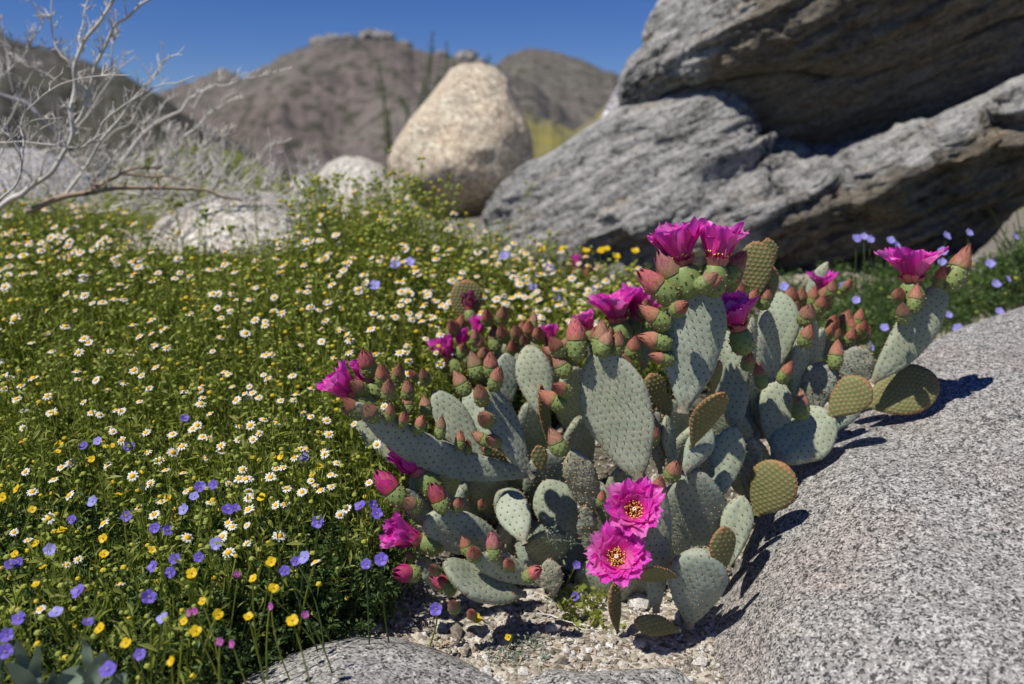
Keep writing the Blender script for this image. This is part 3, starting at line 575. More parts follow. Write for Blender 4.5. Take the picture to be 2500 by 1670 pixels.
# ------------------------------------------------------------------ cactus
SPM, SPY = 0.0098, 0.0068
def lattice(sp, hwmax, L):
    pts = []
    for r in range(-1, int(L / (sp * 0.87)) + 1):
        y = (r + 0.5) * sp * 0.87
        for c in range(-int(hwmax / sp) - 1, int(hwmax / sp) + 2):
            pts.append(((c + 0.5 - 0.5 * (r % 2)) * sp, y))
    return np.array(pts)
def pad(root, b, t, W, rot=0, kind='g', yb=1.0, yt=None, bend=0.0, lat=0.0, cup=0.0, thick=None, shape=1.45, seed=None, tilt=True, flat=.6):
    """one flattened stem: base pixel b, tip pixel t, full width W in photo pixels, turned by rot degrees about its axis"""
    yt = yb if yt is None else yt
    if tilt and kind == 'g' and abs(rot) < 45 and math.hypot(b[0] - t[0], b[1] - t[1]) > 130: yb -= 0.035; yt += 0.008
    B = pt(b[0], b[1], yb); T = pt(t[0], t[1], yt); ax = T - B; Ln = np.linalg.norm(ax); a = ax / Ln
    mid = (B + T) / 2; camd = np.array([0, 0, CAM_H]) - mid; camd -= a * camd.dot(a); camd /= np.linalg.norm(camd)
    side0 = np.cross(a, camd); r = R(rot); nrm = camd * math.cos(r) + side0 * math.sin(r); side = np.cross(a, nrm)
    Wm = W * (yb + yt) / 2 / FPX / 1.0; hw = Wm / 2
    th = thick if thick is not None else min(0.0115, 0.165 * Wm) if kind == 'g' else min(0.0065, 0.11 * Wm)
    if kind == 'o': th = min(0.012, 0.17 * Wm)
    nT, nP = 44, 48; s = int(abs(b[0] * 7 + b[1] * 3 + t[0])) if seed is None else seed
    tt = (1 - np.cos(np.linspace(0, np.pi, nT))) / 2; ph = np.linspace(0, 2 * np.pi, nP, endpoint=False)
    def prof(t_):
        f = np.sin(np.pi * np.clip(t_, 0, 1) ** shape); f = np.clip(f, 0, 1) ** flat
        return np.maximum(f, 0.20 * (1 - t_ * 2.5))
    def surf(x, t_, sgn):
        x = np.asarray(x, float); t_ = np.asarray(t_, float)
        f = prof(t_); wob = 1 + 0.05 * vnoise(np.stack([t_ * 4, np.sign(x) * 2 + 0 * t_, 0 * t_ + s], -1), s)
        zz = sgn * th * np.sqrt(np.clip(1 - np.abs(x) ** 2.6, 0, 1)) * np.clip(f, 0, 1) ** 0.55
        crv = bend * Ln * (4 * (t_ - 0.5) ** 2 - 1) + cup * hw * x ** 2 * f
        c = B + a * (t_ * Ln)[..., None] + side * ((x * hw * f * wob) + lat * Ln * np.sin(np.pi * t_))[..., None] + nrm * (zz + crv)[..., None]
        return c
    X = np.cos(ph)[None] + 0 * tt[:, None]; TT = tt[:, None] + 0 * X; SG = np.sign(np.sin(ph) + 1e-9)[None] + 0 * X
    P = surf(X, TT, SG)
    amp = {'g': 0.0016, 'y': 0.0004, 'o': 0.0026}[kind]
    wr = fbm(P * np.array([1, 1, 1]), 38 if kind != 'o' else 70, 3, s)
    wk = fbm(np.stack([X * hw * 1.0, TT * Ln * 0.22, X * 0 + s], -1), 130, 2, s + 5) if kind == 'g' else 0
    P = P + nrm * (0.0011 * wk * SG * np.sqrt(np.clip(1 - np.abs(X) ** 3, 0, 1)) * sstep(0, .2, TT))[..., None] if kind == 'g' else P
    P = P + nrm * (amp * wr * SG)[..., None] + side * (amp * 0.8 * wr * np.sign(X))[..., None]
    rim = np.maximum(np.abs(X) ** 5, sstep(0.80, 1.0, TT)); rim = rim * sstep(0.0, 0.3, TT)
    A = np.stack([X * hw * prof(TT), TT * Ln, rim], -1)
    g = Geo(); g.add(P, gridF(nT, nP, wrap_m=True), 0, A.reshape(-1, 3))
    mt = {'g': 'pad', 'y': 'pad_young', 'o': 'pad_old'}[kind]
    o = g.build('pad', M[mt], root, origin=B)
    # tufts of glochids on both faces and along the rim
    sp = SPY if kind == 'y' else SPM
    pts = lattice(sp, hw, Ln); pts = np.stack([pts[:, 0] - .0022 * np.sin(95 * pts[:, 1]), pts[:, 1] - .0022 * np.sin(80 * pts[:, 0])], -1) + rng.normal(0, .00025, pts.shape); ts = pts[:, 1] / Ln; f = prof(ts); xr = pts[:, 0] / (hw * f + 1e-9); ok = (np.abs(xr) < 0.97) & (ts < 0.98) & (ts > 0.05)
    ts, xr = ts[ok], xr[ok]
    rt = np.linspace(0.12, 0.995, int(Ln / sp * (1.5 if kind == 'y' else 1.0))); L1 = []
    for sg in (1, -1):
        p0 = surf(xr, ts, sg); L1.append((p0, np.tile(nrm * sg, (len(p0), 1)), 1.0))
    for sx in (1, -1):
        x_ = np.full(len(rt), 0.999 * sx); p0 = surf(x_, rt, 1); d = (p0 - (B + a * (rt * Ln * 0.9)[:, None])); d /= np.linalg.norm(d, axis=1)[:, None] + 1e-9; L1.append((p0, d, 1.25))
    gg = Geo(); r0 = {'g': 0.0008, 'y': 0.00062, 'o': 0.0013}[kind]
    for p0, nn, k in L1:
        m_ = len(p0)
        if not m_: continue
        rnd = rng.random((m_, 6, 1))
        sz = (r0 * k * rng.uniform(0.7, 1.3, m_))[:, None, None]
        Vv = oct_v[None] * sz * (0.8 + 0.5 * rnd) + (p0 + nn * r0 * 0.4)[:, None] + nn[:, None] * (oct_v[None] @ nn[..., None]) * sz * 0.5
        of = np.array([[0, 2, 4], [2, 1, 4], [1, 3, 4], [3, 0, 4], [2, 0, 5], [1, 2, 5], [3, 1, 5], [0, 3, 5]])
        gg.add(Vv, (of[None] + (np.arange(m_) * 6)[:, None, None]).reshape(-1, 3), 0)
    gg.build('areoles', M['glochid_y' if kind == 'y' else 'glochid'], o, smooth=False, origin=B)
    return o

# --- buds (unit length along +Z)
def bud_meshes(seed, openness, mt, fat=1.0):
    r = np.random.default_rng(seed); zs = np.linspace(0, 1, 14); ph = np.linspace(0, 2 * np.pi, 22, endpoint=False)
    zz = zs * 0.58; rad = 0.265 * fat * np.sin(np.pi * (0.18 + 0.60 * zs)) ** 0.7 * np.where(zs < 0.12, 0.55 + 3.7 * zs, 1)
    Z_, PH = np.meshgrid(zz, ph, indexing='ij'); RR = rad[:, None] + 0 * PH
    k = np.stack([PH / (2 * np.pi) * 7 + 0.5 * (np.floor(Z_ / 0.095) % 2), Z_ / 0.095], -1); kd = np.sqrt(((k[..., 0] % 1 - .5)) ** 2 + ((k[..., 1] % 1 - .5)) ** 2)
    RR = RR * (1 + 0.13 * np.clip(1 - kd * 2, 0, 1))
    V = np.stack([RR * np.cos(PH), RR * np.sin(PH), Z_], -1)
    g = Geo(); g.add(V, gridF(14, 22, wrap_m=True), 0); g.add(V[-1], np.array([list(range(22))]), 0); g.add(V[0][::-1], np.array([list(range(22))]), 0)
    for zi in np.arange(0.5, 5.5):
        for ci in range(7):
            a = (ci + 0.5 - 0.5 * (math.floor(zi) % 2)) / 7 * 2 * np.pi; z = zi * 0.095
            rd = np.interp(z, zz, rad) * 1.10; g.add(IV * 0.021 * r.uniform(.8, 1.3) + np.array([rd * math.cos(a), rd * math.sin(a), z]), IF, 1)
    ov = g.mesh('bud', [M['ovary'], M['glochid']])
    g = Geo(); nW = 4
    cz = np.linspace(0.42, 0.99, 9); cr = 0.215 * fat * (1 - ((cz - 0.42) / 0.575) ** 1.5); g.add(np.stack([cr[:, None] * np.cos(ph), cr[:, None] * np.sin(ph), cz[:, None] + 0 * ph], -1), gridF(9, 22, wrap_m=True), 0, np.array([0, .7, .2]))
    for wv in range(nW):
        n = 6 if wv < 3 else 5
        for i in range(n):
            a0 = (i + 0.5 * (wv % 2) + r.uniform(-.1, .1)) / n * 2 * np.pi
            z0 = 0.50 + 0.03 * wv; z1 = 0.72 + 0.105 * wv + r.uniform(-.03, .03)
            if openness > 0.6: z1 += 0.06
            ss = np.linspace(0, 1, 9); q = np.linspace(-1, 1, 5); S, Q = np.meshgrid(ss, q, indexing='ij')
            z = z0 + (z1 - z0) * S
            base_r = 0.245 * fat * (1 - np.clip((z - 0.45) / (0.565 + 0.12 * openness), 0, 1) ** (1.2 + openness)) + 0.005 * (nW - wv)
            base_r += openness * 0.05 * S ** 2 * r.uniform(0.3, 1.6)
            hw = 0.62 * (1 - S ** 2.2) * (1 + 0.2 * openness) + 0.02
            ang = a0 + Q * hw * (1 + 0.2 * S) + 0.25 * S
            rd = np.maximum(base_r * (1 - 0.07 * Q ** 2), .004) + r.uniform(0, .008) + 0.014 * np.sin(np.pi * S) + 0.016 * S ** 6 * (wv < 3)
            V = np.stack([rd * np.cos(ang), rd * np.sin(ang), z], -1)
            A = np.stack([Q, S, np.full_like(S, r.random())], -1); g.add(V, gridF(9, 5), 0, A.reshape(-1, 3))
    tp = g.mesh('bud_tip', [M[mt]]); return ov, tp
BUD = {'t': [bud_meshes(i, 0.15, 'tip', f) for i, f in ((1, 1.0), (2, 1.12), (3, 0.92))], 'p': [bud_meshes(11, 0.7, 'tip_pink', 1.05), bud_meshes(12, 0.5, 'tip_pink', 0.95)],
       'm': [bud_meshes(21, 1.0, 'tip_mag', 1.05)], 'w': [bud_meshes(31, 0.9, 'tip_wilt', 1.1)]}
bcount = 0
def bud(root, b, t, Y, kind='t', minlen=72, fat=1.0, away=False):
    global bcount
    bcount += 1
    d = np.array([t[0] - b[0], b[1] - t[1]], float); pl = np.linalg.norm(d); Lp = max(pl, minlen)
    tw = math.sqrt(max(Lp ** 2 - pl ** 2, 0)) * (-1 if away else 1) + 0.12 * Lp
    X = np.array([1, 0, 0]); up = np.array([0, SP, CP]); fw = np.array([0, CP, -SP])
    dr = X * d[0] + up * d[1] - fw * tw; dr /= np.linalg.norm(dr)
    Lm = Lp * 1.12 * Y / FPX
    B = pt(b[0], b[1], Y) - dr * 0.06 * Lm
    ov, tp = BUD[kind][bcount % len(BUD[kind])]
    m4 = rotmat(dr).to_4x4() @ Matrix.Rotation(bcount * 1.7, 4, 'Z')
    o = bpy.data.objects.new('bud', ov); col.objects.link(o); o.parent = root
    f = fat * random.uniform(0.86, 1.12)
    o.matrix_local = Matrix.Translation(Vector(B) - root.location) @ m4 @ Matrix.Diagonal((Lm * f, Lm * f, Lm, 1))
    c = bpy.data.objects.new('bud_tip', tp); col.objects.link(c); c.parent = o
    return o

def petal_patch(r, Lp, Wm, th0, th1, a0, rad0, z0, tw=0.0, cup=0.5, ruf=0.05):
    n, m = 13, 9; s = np.linspace(0, 1, n); q = np.linspace(-1, 1, m)
    th = th0 + (th1 - th0) * s ** 1.4; ds = Lp / (n - 1)
    rr_ = rad0 + np.concatenate([[0], np.cumsum(np.sin(th[:-1]) * ds)]); zz = z0 + np.concatenate([[0], np.cumsum(np.cos(th[:-1]) * ds)])
    wd = Wm * (0.22 + 0.78 * sstep(0.0, 0.62, s)) * np.where(s > 0.70, np.sqrt(np.clip(1 - ((s - 0.70) / 0.34) ** 2, 0, 1)), 1)
    S, Q = np.meshgrid(s, q, indexing='ij'); W_ = wd[:, None] * Q
    ph = r.uniform(0, 6); rag = (0.05 * np.sin(Q * 6 + ph) + 0.035 * np.sin(Q * 14 + ph * 2)) * S ** 6 * Lp + 0.07 * Lp * (1 - np.abs(Q)) ** 2 * S ** 8
    nx = np.cos(th)[:, None]; nz = -np.sin(th)[:, None]
    off = -cup * W_ ** 2 / (Wm + 1e-9) * 0.9 + ruf * Lp * np.sin(Q * 5 + ph + S * 4) * S ** 2 * np.abs(Q) + tw * W_ * S
    rX = rr_[:, None] + nx * off + np.sin(th)[:, None] * rag; zX = zz[:, None] + nz * off + np.cos(th)[:, None] * rag
    c, s_ = math.cos(a0), math.sin(a0)
    V = np.stack([rX * c - W_ * s_, rX * s_ + W_ * c, zX], -1)
    return V, gridF(n, m), np.stack([Q, S, np.full_like(S, r.random())], -1).reshape(-1, 3)
def flower(root, b, axis, Rad, Y, open_=0.7, seed=0, npet=24, sun_scale=1.0, wilt=False, stam=True):
    """cactus flower: base pixel b, axis = (right, up, toward camera), Rad = petal length in metres"""
    r = np.random.default_rng(seed + 100)
    X = np.array([1, 0, 0]); up = np.array([0, SP, CP]); fw = np.array([0, CP, -SP])
    dr = X * axis[0] + up * axis[1] - fw * axis[2]; dr /= np.linalg.norm(dr); B = pt(b[0], b[1], Y)
    g = Geo(); nw = 3; per = npet // nw
    for wv in range(nw):
        for i in range(per):
            a0 = (i + wv / nw + r.uniform(-.16, .16)) / per * 2 * np.pi
            k = 1 - 0.13 * wv
            th0 = 0.20 + 0.50 * open_ - 0.10 * wv; th1 = (0.10 + 1.30 * open_) - 0.20 * wv * open_ + r.normal(0, 0.20)
            Lp = Rad * k * r.uniform(0.90, 1.10)
            g.add(*(lambda v, f, a_: (v, f, 0, a_))(*petal_patch(r, Lp, Rad * 0.30 * r.uniform(0.85, 1.15), th0, th1, a0, Rad * 0.09, 0, r.normal(0, .18), 0.45 + 0.4 * (1 - open_), 0.07 if not wilt else 0.2)))
    o = g.build('flower', M['tip_wilt'] if wilt else M['petal'], None); o.parent = root
    o.matrix_local = Matrix.Translation(Vector(B) - root.location) @ rotmat(dr).to_4x4() @ Matrix.Rotation(r.uniform(0, 6), 4, 'Z')
    # outer pinkish bracts and green base
    g = Geo()
    for i in range(9):
        a0 = (i + r.uniform(-.2, .2)) / 9 * 2 * np.pi
        v, f, a_ = petal_patch(r, Rad * r.uniform(0.26, 0.42), Rad * 0.12, 0.30 + 0.45 * open_, 0.3 + 0.8 * open_, a0, Rad * 0.12, -Rad * 0.04, 0, 0.4, 0.03); g.add(v, f, 0, a_)
    c = g.build('sepals', M['tip_pink']); c.parent = o
    ov, _ = BUD['t'][seed % 3]; oo = bpy.data.objects.new('flower_base', ov); col.objects.link(oo); oo.parent = o
    sc_ = Rad * 1.15; oo.matrix_local = Matrix.Translation((0, 0, -0.50 * sc_)) @ Matrix.Diagonal((sc_ * 0.95, sc_ * 0.95, sc_, 1))
    if stam:
        g = Geo(); nS = 90
        for i in range(nS):
            a = r.uniform(0, 6.28); rr0 = Rad * 0.26 * math.sqrt(r.random()); z1 = Rad * (0.30 + 0.16 * r.random()); x1, y1 = rr0 * math.cos(a), rr0 * math.sin(a)
            Pp = np.array([[x1 * .35, y1 * .35, 0], [x1 * .8, y1 * .8, z1 * .5], [x1 * 1.1, y1 * 1.1, z1]]); v, f, _a = tube(Pp, Rad * 0.008, 3); g.add(v, f, 1)
            e = r.normal(0, 1, 3); e /= np.linalg.norm(e); g.add((oct_v + (oct_v @ e)[:, None] * e * 0.9) * Rad * 0.020 + Pp[-1], np.array([[0, 2, 4], [2, 1, 4], [1, 3, 4], [3, 0, 4], [2, 0, 5], [1, 2, 5], [3, 1, 5], [0, 3, 5]]), 0)
        for i in range(6):
            a = i / 6 * 6.28; g.add(IV * Rad * 0.03 * np.array([1, 1, 1.4]) + np.array([math.cos(a), math.sin(a), 0]) * Rad * 0.04 + np.array([0, 0, Rad * 0.44]), IF, 2)
        c = g.build('stamens', [M['anther'], M['filament'], M['stigma']]); c.parent = o
    return o

# ================= main cactus
c1 = empty('beavertail_cactus', tuple(pt(1600, 1500, 1.02)))
tag(c1, 'large grey-green prickly pear cactus with magenta flowers beside the speckled granite boulder', 'cactus')
P1 = lambda *a, **k: pad(c1, *a, **k)
P1((1668, 1008), (1718, 672), 158, 12, 'g', 0.98, 0.96, bend=0.03, shape=1.3)                  # tallest pad with the two flowers
P1((1560, 1176), (1462, 850), 186, -14, 'g', 0.985, 0.955, bend=0.04, shape=1.25, cup=0.12)       # broad centre pad
P1((1450, 1262), (1398, 1098), 92, -20, 'o', 0.99, 0.97)
P1((1305, 1160), (868, 985), 92, -10, 'g', 1.0, 0.90, tilt=False, lat=-0.10, bend=0.05, shape=1.05)          # long leaning pad, left
P1((1050, 1180), (862, 985), 96, 20, 'g', 1.12, 1.08)
P1((1300, 1168), (1190, 948), 100, 42, 'g', 0.99, 0.955, cup=0.15, bend=0.04)
P1((1345, 1100), (1318, 940), 62, 66, 'y', 1.04, 1.03)
P1((1330, 1030), (1288, 842), 92, 8, 'g', 1.16, 1.15); P1((1245, 990), (1234, 862), 66, 10, 'g', 1.2, 1.2)
P1((1185, 1145), (1060, 955), 92, 10, 'g', 1.10, 1.07); P1((1215, 1120), (1140, 950), 72, -10, 'g', 1.13, 1.13)
P1((1262, 1172), (1180, 1098), 52, 0, 'y', 1.03, 1.0)
P1((1608, 1015), (1588, 912), 76, 28, 'y', 1.0, 0.985); P1((1630, 1040), (1625, 960), 40, 40, 'y', 1.01, 1.0)
P1((1325, 1155), (1312, 1088), 44, 10, 'y', 0.95, 0.945)
P1((1688, 1092), (1764, 958), 82, 38, 'y', 0.93, 0.90, bend=0.05)
P1((1668, 1160), (1732, 1045), 74, 22, 'g', 0.96, 0.94)
P1((1742, 1235), (1795, 1040), 92, 12, 'g', 1.0, 0.99)
P1((1700, 1400), (1698, 1146), 172, 0, 'g', 1.0, 0.935, shape=1.1, tilt=False)
P1((1778, 1392), (1812, 1210), 84, 8, 'g', 0.95, 0.94)
P1((1832, 1235), (1835, 1070), 60, 10, 'o', 1.03, 1.02)
P1((1845, 1256), (1916, 1132), 128, -5, 'y', 0.985, 0.97, flat=.5)
P1((1682, 1530), (1712, 1345), 158, 5, 'g', 0.91, 0.87, shape=1.7, flat=.5, tilt=False)
P1((1705, 1390), (1712, 1335), 80, 10, 'o', 0.895, 0.885, flat=.45)                              # corky crown of the lower pad
P1((1602, 1495), (1600, 1155), 108, 42, 'g', 0.935, 0.92, shape=1.15)
P1((1652, 1408), (1554, 1398), 66, -52, 'y', 0.875, 0.845)
P1((1764, 1402), (1765, 1285), 78, 32, 'y', 0.875, 0.865)
P1((1662, 1540), (1548, 1516), 58, -15, 'y', 0.875, 0.86)
P1((1508, 1545), (1496, 1424), 64, 55, 'y', 0.90, 0.89)
P1((1230, 1338), (1036, 1268), 122, -24, 'g', 0.95, 0.91, tilt=False, shape=1.3, flat=.5)
P1((1282, 1330), (1236, 1200), 92, 0, 'g', 0.97, 0.99)
P1((1400, 1330), (1330, 1172), 118, 10, 'g', 1.06, 1.05); P1((1300, 1290), (1215, 1200), 90, 0, 'g', 1.06, 1.04)
P1((1440, 1355), (1428, 1235), 54, 5, 'o', 0.99, 0.98)
P1((1322, 1428), (1158, 1360), 84, -22, 'g', 0.90, 0.865, bend=0.05, shape=1.2, tilt=False)
P1((1282, 1452), (1082, 1378), 128, 48, 'g', 0.90, 0.855, bend=0.06, shape=1.25)
P1((1350, 1465), (1342, 1365), 62, -10, 'o', 0.92, 0.915)
P1((1120, 1250), (1000, 1168), 84, -28, 'g', 1.0, 0.97); P1((1060, 1290), (985, 1196), 66, 25, 'g', 0.96, 0.93)
P1((1612, 1155), (1600, 1000), 48, 15, 'o', 0.99, 0.985); P1((1645, 1160), (1625, 1015), 62, 62, 'g', 0.99, 0.985)
P1((1738, 970), (1756, 880), 46, 58, 'y', 1.0, 0.99)
P1((1500, 1540), (1480, 1300), 90, 10, 'g', 1.05, 1.03); P1((1580, 1540), (1570, 1360), 100, 0, 'g', 1.03, 1.02); P1((1420, 1470), (1400, 1290), 90, 0, 'g', 1.09, 1.08)
P1((1330, 1440), (1290, 1270), 110, 10, 'g', 1.08, 1.06)
P1((1270, 1470), (1180, 1390), 60, 30, 'g', .98, .95)
P1((1098, 1452), (1020, 1370), 74, 50, 'g', .94, .91)
P1((1552, 1012), (1530, 880), 70, 55, 'g', 1.12, 1.12)
P1((1060, 1180), (1025, 1120), 60, 10, 'g', 1.0, 0.98)
# shaded inner pads between the outer ones
for (b_, t_, W_, r_, y_) in [((1250, 1400), (1240, 1260), 90, 15, 1.10), ((1600, 1420), (1620, 1250), 110, -15, 1.08), ((1420, 1180), (1410, 1020), 90, 20, 1.16), ((1330, 1240), (1330, 1100), 90, 5, 1.14),
        ((1690, 1200), (1700, 1040), 110, 10, 1.12), ((1760, 1130), (1770, 980), 100, -10, 1.14), ((1640, 1130), (1620, 980), 90, 20, 1.16), ((1240, 1260), (1245, 1120), 90, 0, 1.15), ((1150, 1300), (1140, 1170), 90, 15, 1.12), ((1100, 1210), (1090, 1090), 80, 0, 1.14), ((1180, 1190), (1175, 1060), 80, 10, 1.17), ((1500, 1100), (1500, 960), 90, 20, 1.18), ((1820, 1200), (1815, 1060), 90, 0, 1.14), ((1400, 1040), (1395, 900), 80, 20, 1.2), ((1300, 1120), (1290, 980), 70, 10, 1.2), ((1530, 1300), (1530, 1130), 90, 4, 1.06), ((1465, 1320), (1462, 1180), 80, -18, 1.12), ((1110, 1330), (1100, 1220), 80, 10, 1.05), ((1200, 1240), (1190, 1130), 80, 10, 1.08), ((1650, 1330), (1650, 1180), 90, 10, 1.06), ((1580, 1490), (1540, 1380), 80, 10, 1.0), ((1450, 1480), (1455, 1370), 80, -10, 1.04), ((1340, 1380), (1330, 1300), 80, 0, 1.04)]:
    P1((b_[0] + 8, b_[1] + 30), t_, W_ * 1.45, r_ * 2.2, 'g', y_ + .03, y_ - .04, tilt=False, bend=random.uniform(-.05, .08))
B1 = [(1642, 733, 1559, 664, .955, 'p'), (1665, 714, 1609, 622, .965, 'p'), (1630, 796, 1559, 748, .95, 't'), (1645, 762, 1668, 740, .925, 't', 62), (1634, 840, 1556, 821, .95, 't'), (1640, 880, 1578, 866, .95, 't'),
      (1702, 705, 1747, 668, .93, 't', 62), (1764, 690, 1818, 614, .98, 't'), (1775, 705, 1806, 660, .99, 't', 60), (1690, 700, 1668, 655, .97, 't', 60),
      (1409, 874, 1402, 776, .955, 'p'), (1463, 868, 1471, 780, .965, 't'), (1466, 866, 1490, 805, .95, 't'), (1503, 866, 1509, 804, .96, 't'), (1372, 866, 1338, 820, .96, 't'), (1385, 918, 1352, 858, .955, 't'),
      (1388, 960, 1345, 934, .95, 't', 66), (1378, 994, 1312, 954, .95, 't'), (1372, 1108, 1341, 1042, .93, 't'),
      (1140, 962, 1108, 904, .95, 't'), (1168, 922, 1150, 858, .965, 't'), (1200, 918, 1197, 856, .965, 't'), (1205, 948, 1222, 890, .95, 't'), (1179, 985, 1168, 932, .945, 't'), (1194, 1030, 1172, 1006, .94, 't', 58), (1216, 1082, 1185, 1060, .945, 't', 58),
      (880, 1012, 842, 966, .91, 't'), (917, 1022, 896, 982, .915, 't', 58), (951, 1027, 958, 978, .92, 't', 54), (982, 1039, 994, 1000, .925, 't', 50), (1016, 1054, 1036, 1010, .935, 't', 50), (1073, 1070, 1080, 1012, .945, 't', 50), (1122, 1096, 1124, 1048, .96, 't', 44),
      (936, 940, 937, 883, .94, 't'), (949, 975, 955, 920, .925, 't'), (905, 915, 893, 856, .96, 'p'), (995, 972, 1001, 925, .98, 't', 52), (972, 930, 980, 885, 1.0, 't', 56), (1041, 936, 1034, 895, 1.08, 't', 52), (1041, 1012, 1035, 964, 1.0, 't', 48), (1000, 1010, 992, 955, 1.0, 't', 50), (890, 960, 862, 925, .94, 't'),
      (1543, 872, 1547, 818, 1.12, 't', 60), (1534, 906, 1524, 866, 1.08, 't', 46), (1590, 1080, 1588, 1024, .96, 't'), (1638, 1168, 1645, 1114, .93, 't'), (1603, 1209, 1607, 1152, .90, 't'), (1466, 1234, 1470, 1188, .95, 't', 50),
      (1020, 1240, 987, 1208, .90, 't', 60), (1118, 1244, 1124, 1205, .915, 't', 52), (1145, 1352, 1127, 1305, .90, 't', 50), (1159, 1362, 1154, 1322, .87, 't', 56), (1208, 1366, 1201, 1292, .875, 'p'), (1243, 1386, 1239, 1350, .88, 't', 56), (1284, 1412, 1322, 1372, .875, 'p', 64),
      (1068, 1398, 1052, 1364, .87, 't', 60), (1112, 1490, 1102, 1450, .855, 't', 56), (1154, 1504, 1148, 1476, .86, 't', 46), (1006, 1366, 994, 1334, .92, 't', 48), (985, 1228, 922, 1152, .92, 'm', 80), (1022, 1402, 965, 1384, .89, 'm', 70), (1108, 1444, 1052, 1400, .88, 'w', 70), (1085, 1248, 1055, 1180, .90, 'w', 70), (1172, 1240, 1180, 1210, .98, 't', 40)]
rb = random.Random(8)
for i in range(18):   # small younger buds between the larger ones
    q = rb.choice(B1[:44]); du = rb.uniform(-26, 26); dv = rb.uniform(-8, 26); B1.append((q[0] + du, q[1] + dv, q[2] + du + rb.uniform(-14, 14) if q[2] > q[0] - 40 else q[0] + du - 20, q[1] + dv - rb.uniform(22, 40), q[4] + rb.uniform(.0, .03), 't', rb.uniform(28, 46)))
for q in B1: bud(c1, q[:2], q[2:4], q[4], q[5], q[6] if len(q) > 6 else 66)
FL = 0.040
flower(c1, (1668, 662), (-0.25, 1, 0.10), 0.060, .97, 0.42, 1, 27)
flower(c1, (1747, 660), (0.10, 1, 0.12), 0.058, .965, 0.34, 2, 27)
flower(c1, (1806, 815), (-0.30, 1, 0.25), 0.050, 1.0, 0.36, 3, 24)
flower(c1, (1548, 1250), (-0.12, 0.42, 0.95), 0.040, .885, 0.88, 4, 30)
flower(c1, (1505, 1368), (-0.12, 0.50, 0.90), 0.041, .865, 0.92, 5, 30)
flower(c1, (872, 972), (-0.75, 0.75, 0.35), 0.046, .935, 0.34, 6, 24, stam=False)
flower(c1, (908, 940), (-0.45, 0.9, 0.1), 0.036, .96, 0.15, 7, 18, stam=False)
flower(c1, (1034, 1166), (-0.75, 1, 0.2), 0.056, .95, 0.06, 8, 18, stam=False)
flower(c1, (1032, 1322), (-0.95, 0.45, 0.35), 0.046, .915, 0.22, 9, 20, stam=False)

# ================= right cactus
c2 = empty('beavertail_cactus', tuple(pt(1990, 1080, 1.22)))
tag(c2, 'cluster of grey-green cactus pads leaning against the top edge of the granite boulder', 'cactus')
P2 = lambda *a, **k: pad(c2, *a, **k)
P2((1800, 1060), (1772, 808), 104, 14, 'g', 1.10, 1.10); P2((1862, 1070), (1872, 752), 96, 46, 'g', 1.13, 1.12, shape=1.2); P2((1838, 1010), (1836, 770), 70, 60, 'g', 1.12, 1.11)
P2((1895, 910), (1905, 712), 100, -8, 'g', 1.21, 1.20); P2((1928, 985), (1985, 775), 80, 50, 'g', 1.15, 1.14); P2((1960, 960), (2008, 800), 62, 62, 'g', 1.18, 1.17)
P2((1888, 1125), (2030, 1010), 142, -6, 'g', 1.10, 1.09, shape=1.2, flat=.5); P2((1890, 1110), (1896, 925), 86, 10, 'g', 1.12, 1.10)
P2((1975, 1015), (2015, 885), 88, -10, 'o', 1.14, 1.13); P2((2085, 965), (2096, 845), 84, 0, 'o', 1.18, 1.17, flat=.5)
P2((2025, 1016), (2118, 928), 92, 0, 'y', 1.09, 1.08, flat=.5); P2((2110, 990), (2290, 925), 126, 0, 'y', 1.16, 1.15, flat=.5)
P2((2128, 935), (2308, 688), 100, 22, 'g', 1.17, 1.13, lat=0.04, shape=1.2); P2((2010, 1062), (2106, 985), 42, 20, 'g', 1.14, 1.14)
P2((1848, 725), (1846, 589), 80, 5, 'y', 1.08, 1.08, flat=.5); P2((1878, 665), (1874, 582), 46, 20, 'y', 1.12, 1.12); P2((1885, 735), (1889, 652), 34, 40, 'y', 1.09, 1.09)
P2((2035, 905), (2022, 795), 66, 5, 'g', 1.27, 1.27); P2((2090, 905), (2100, 815), 60, 5, 'g', 1.27, 1.27); P2((2060, 960), (2060, 850), 60, 5, 'g', 1.25, 1.25)
P2((1925, 905), (1935, 840), 46, 5, 'g', 1.2, 1.2); P2((1840, 1120), (1815, 960), 80, 20, 'g', 1.15, 1.14); P2((1960, 740), (2020, 640), 34, 10, 'g', 1.3, 1.3)
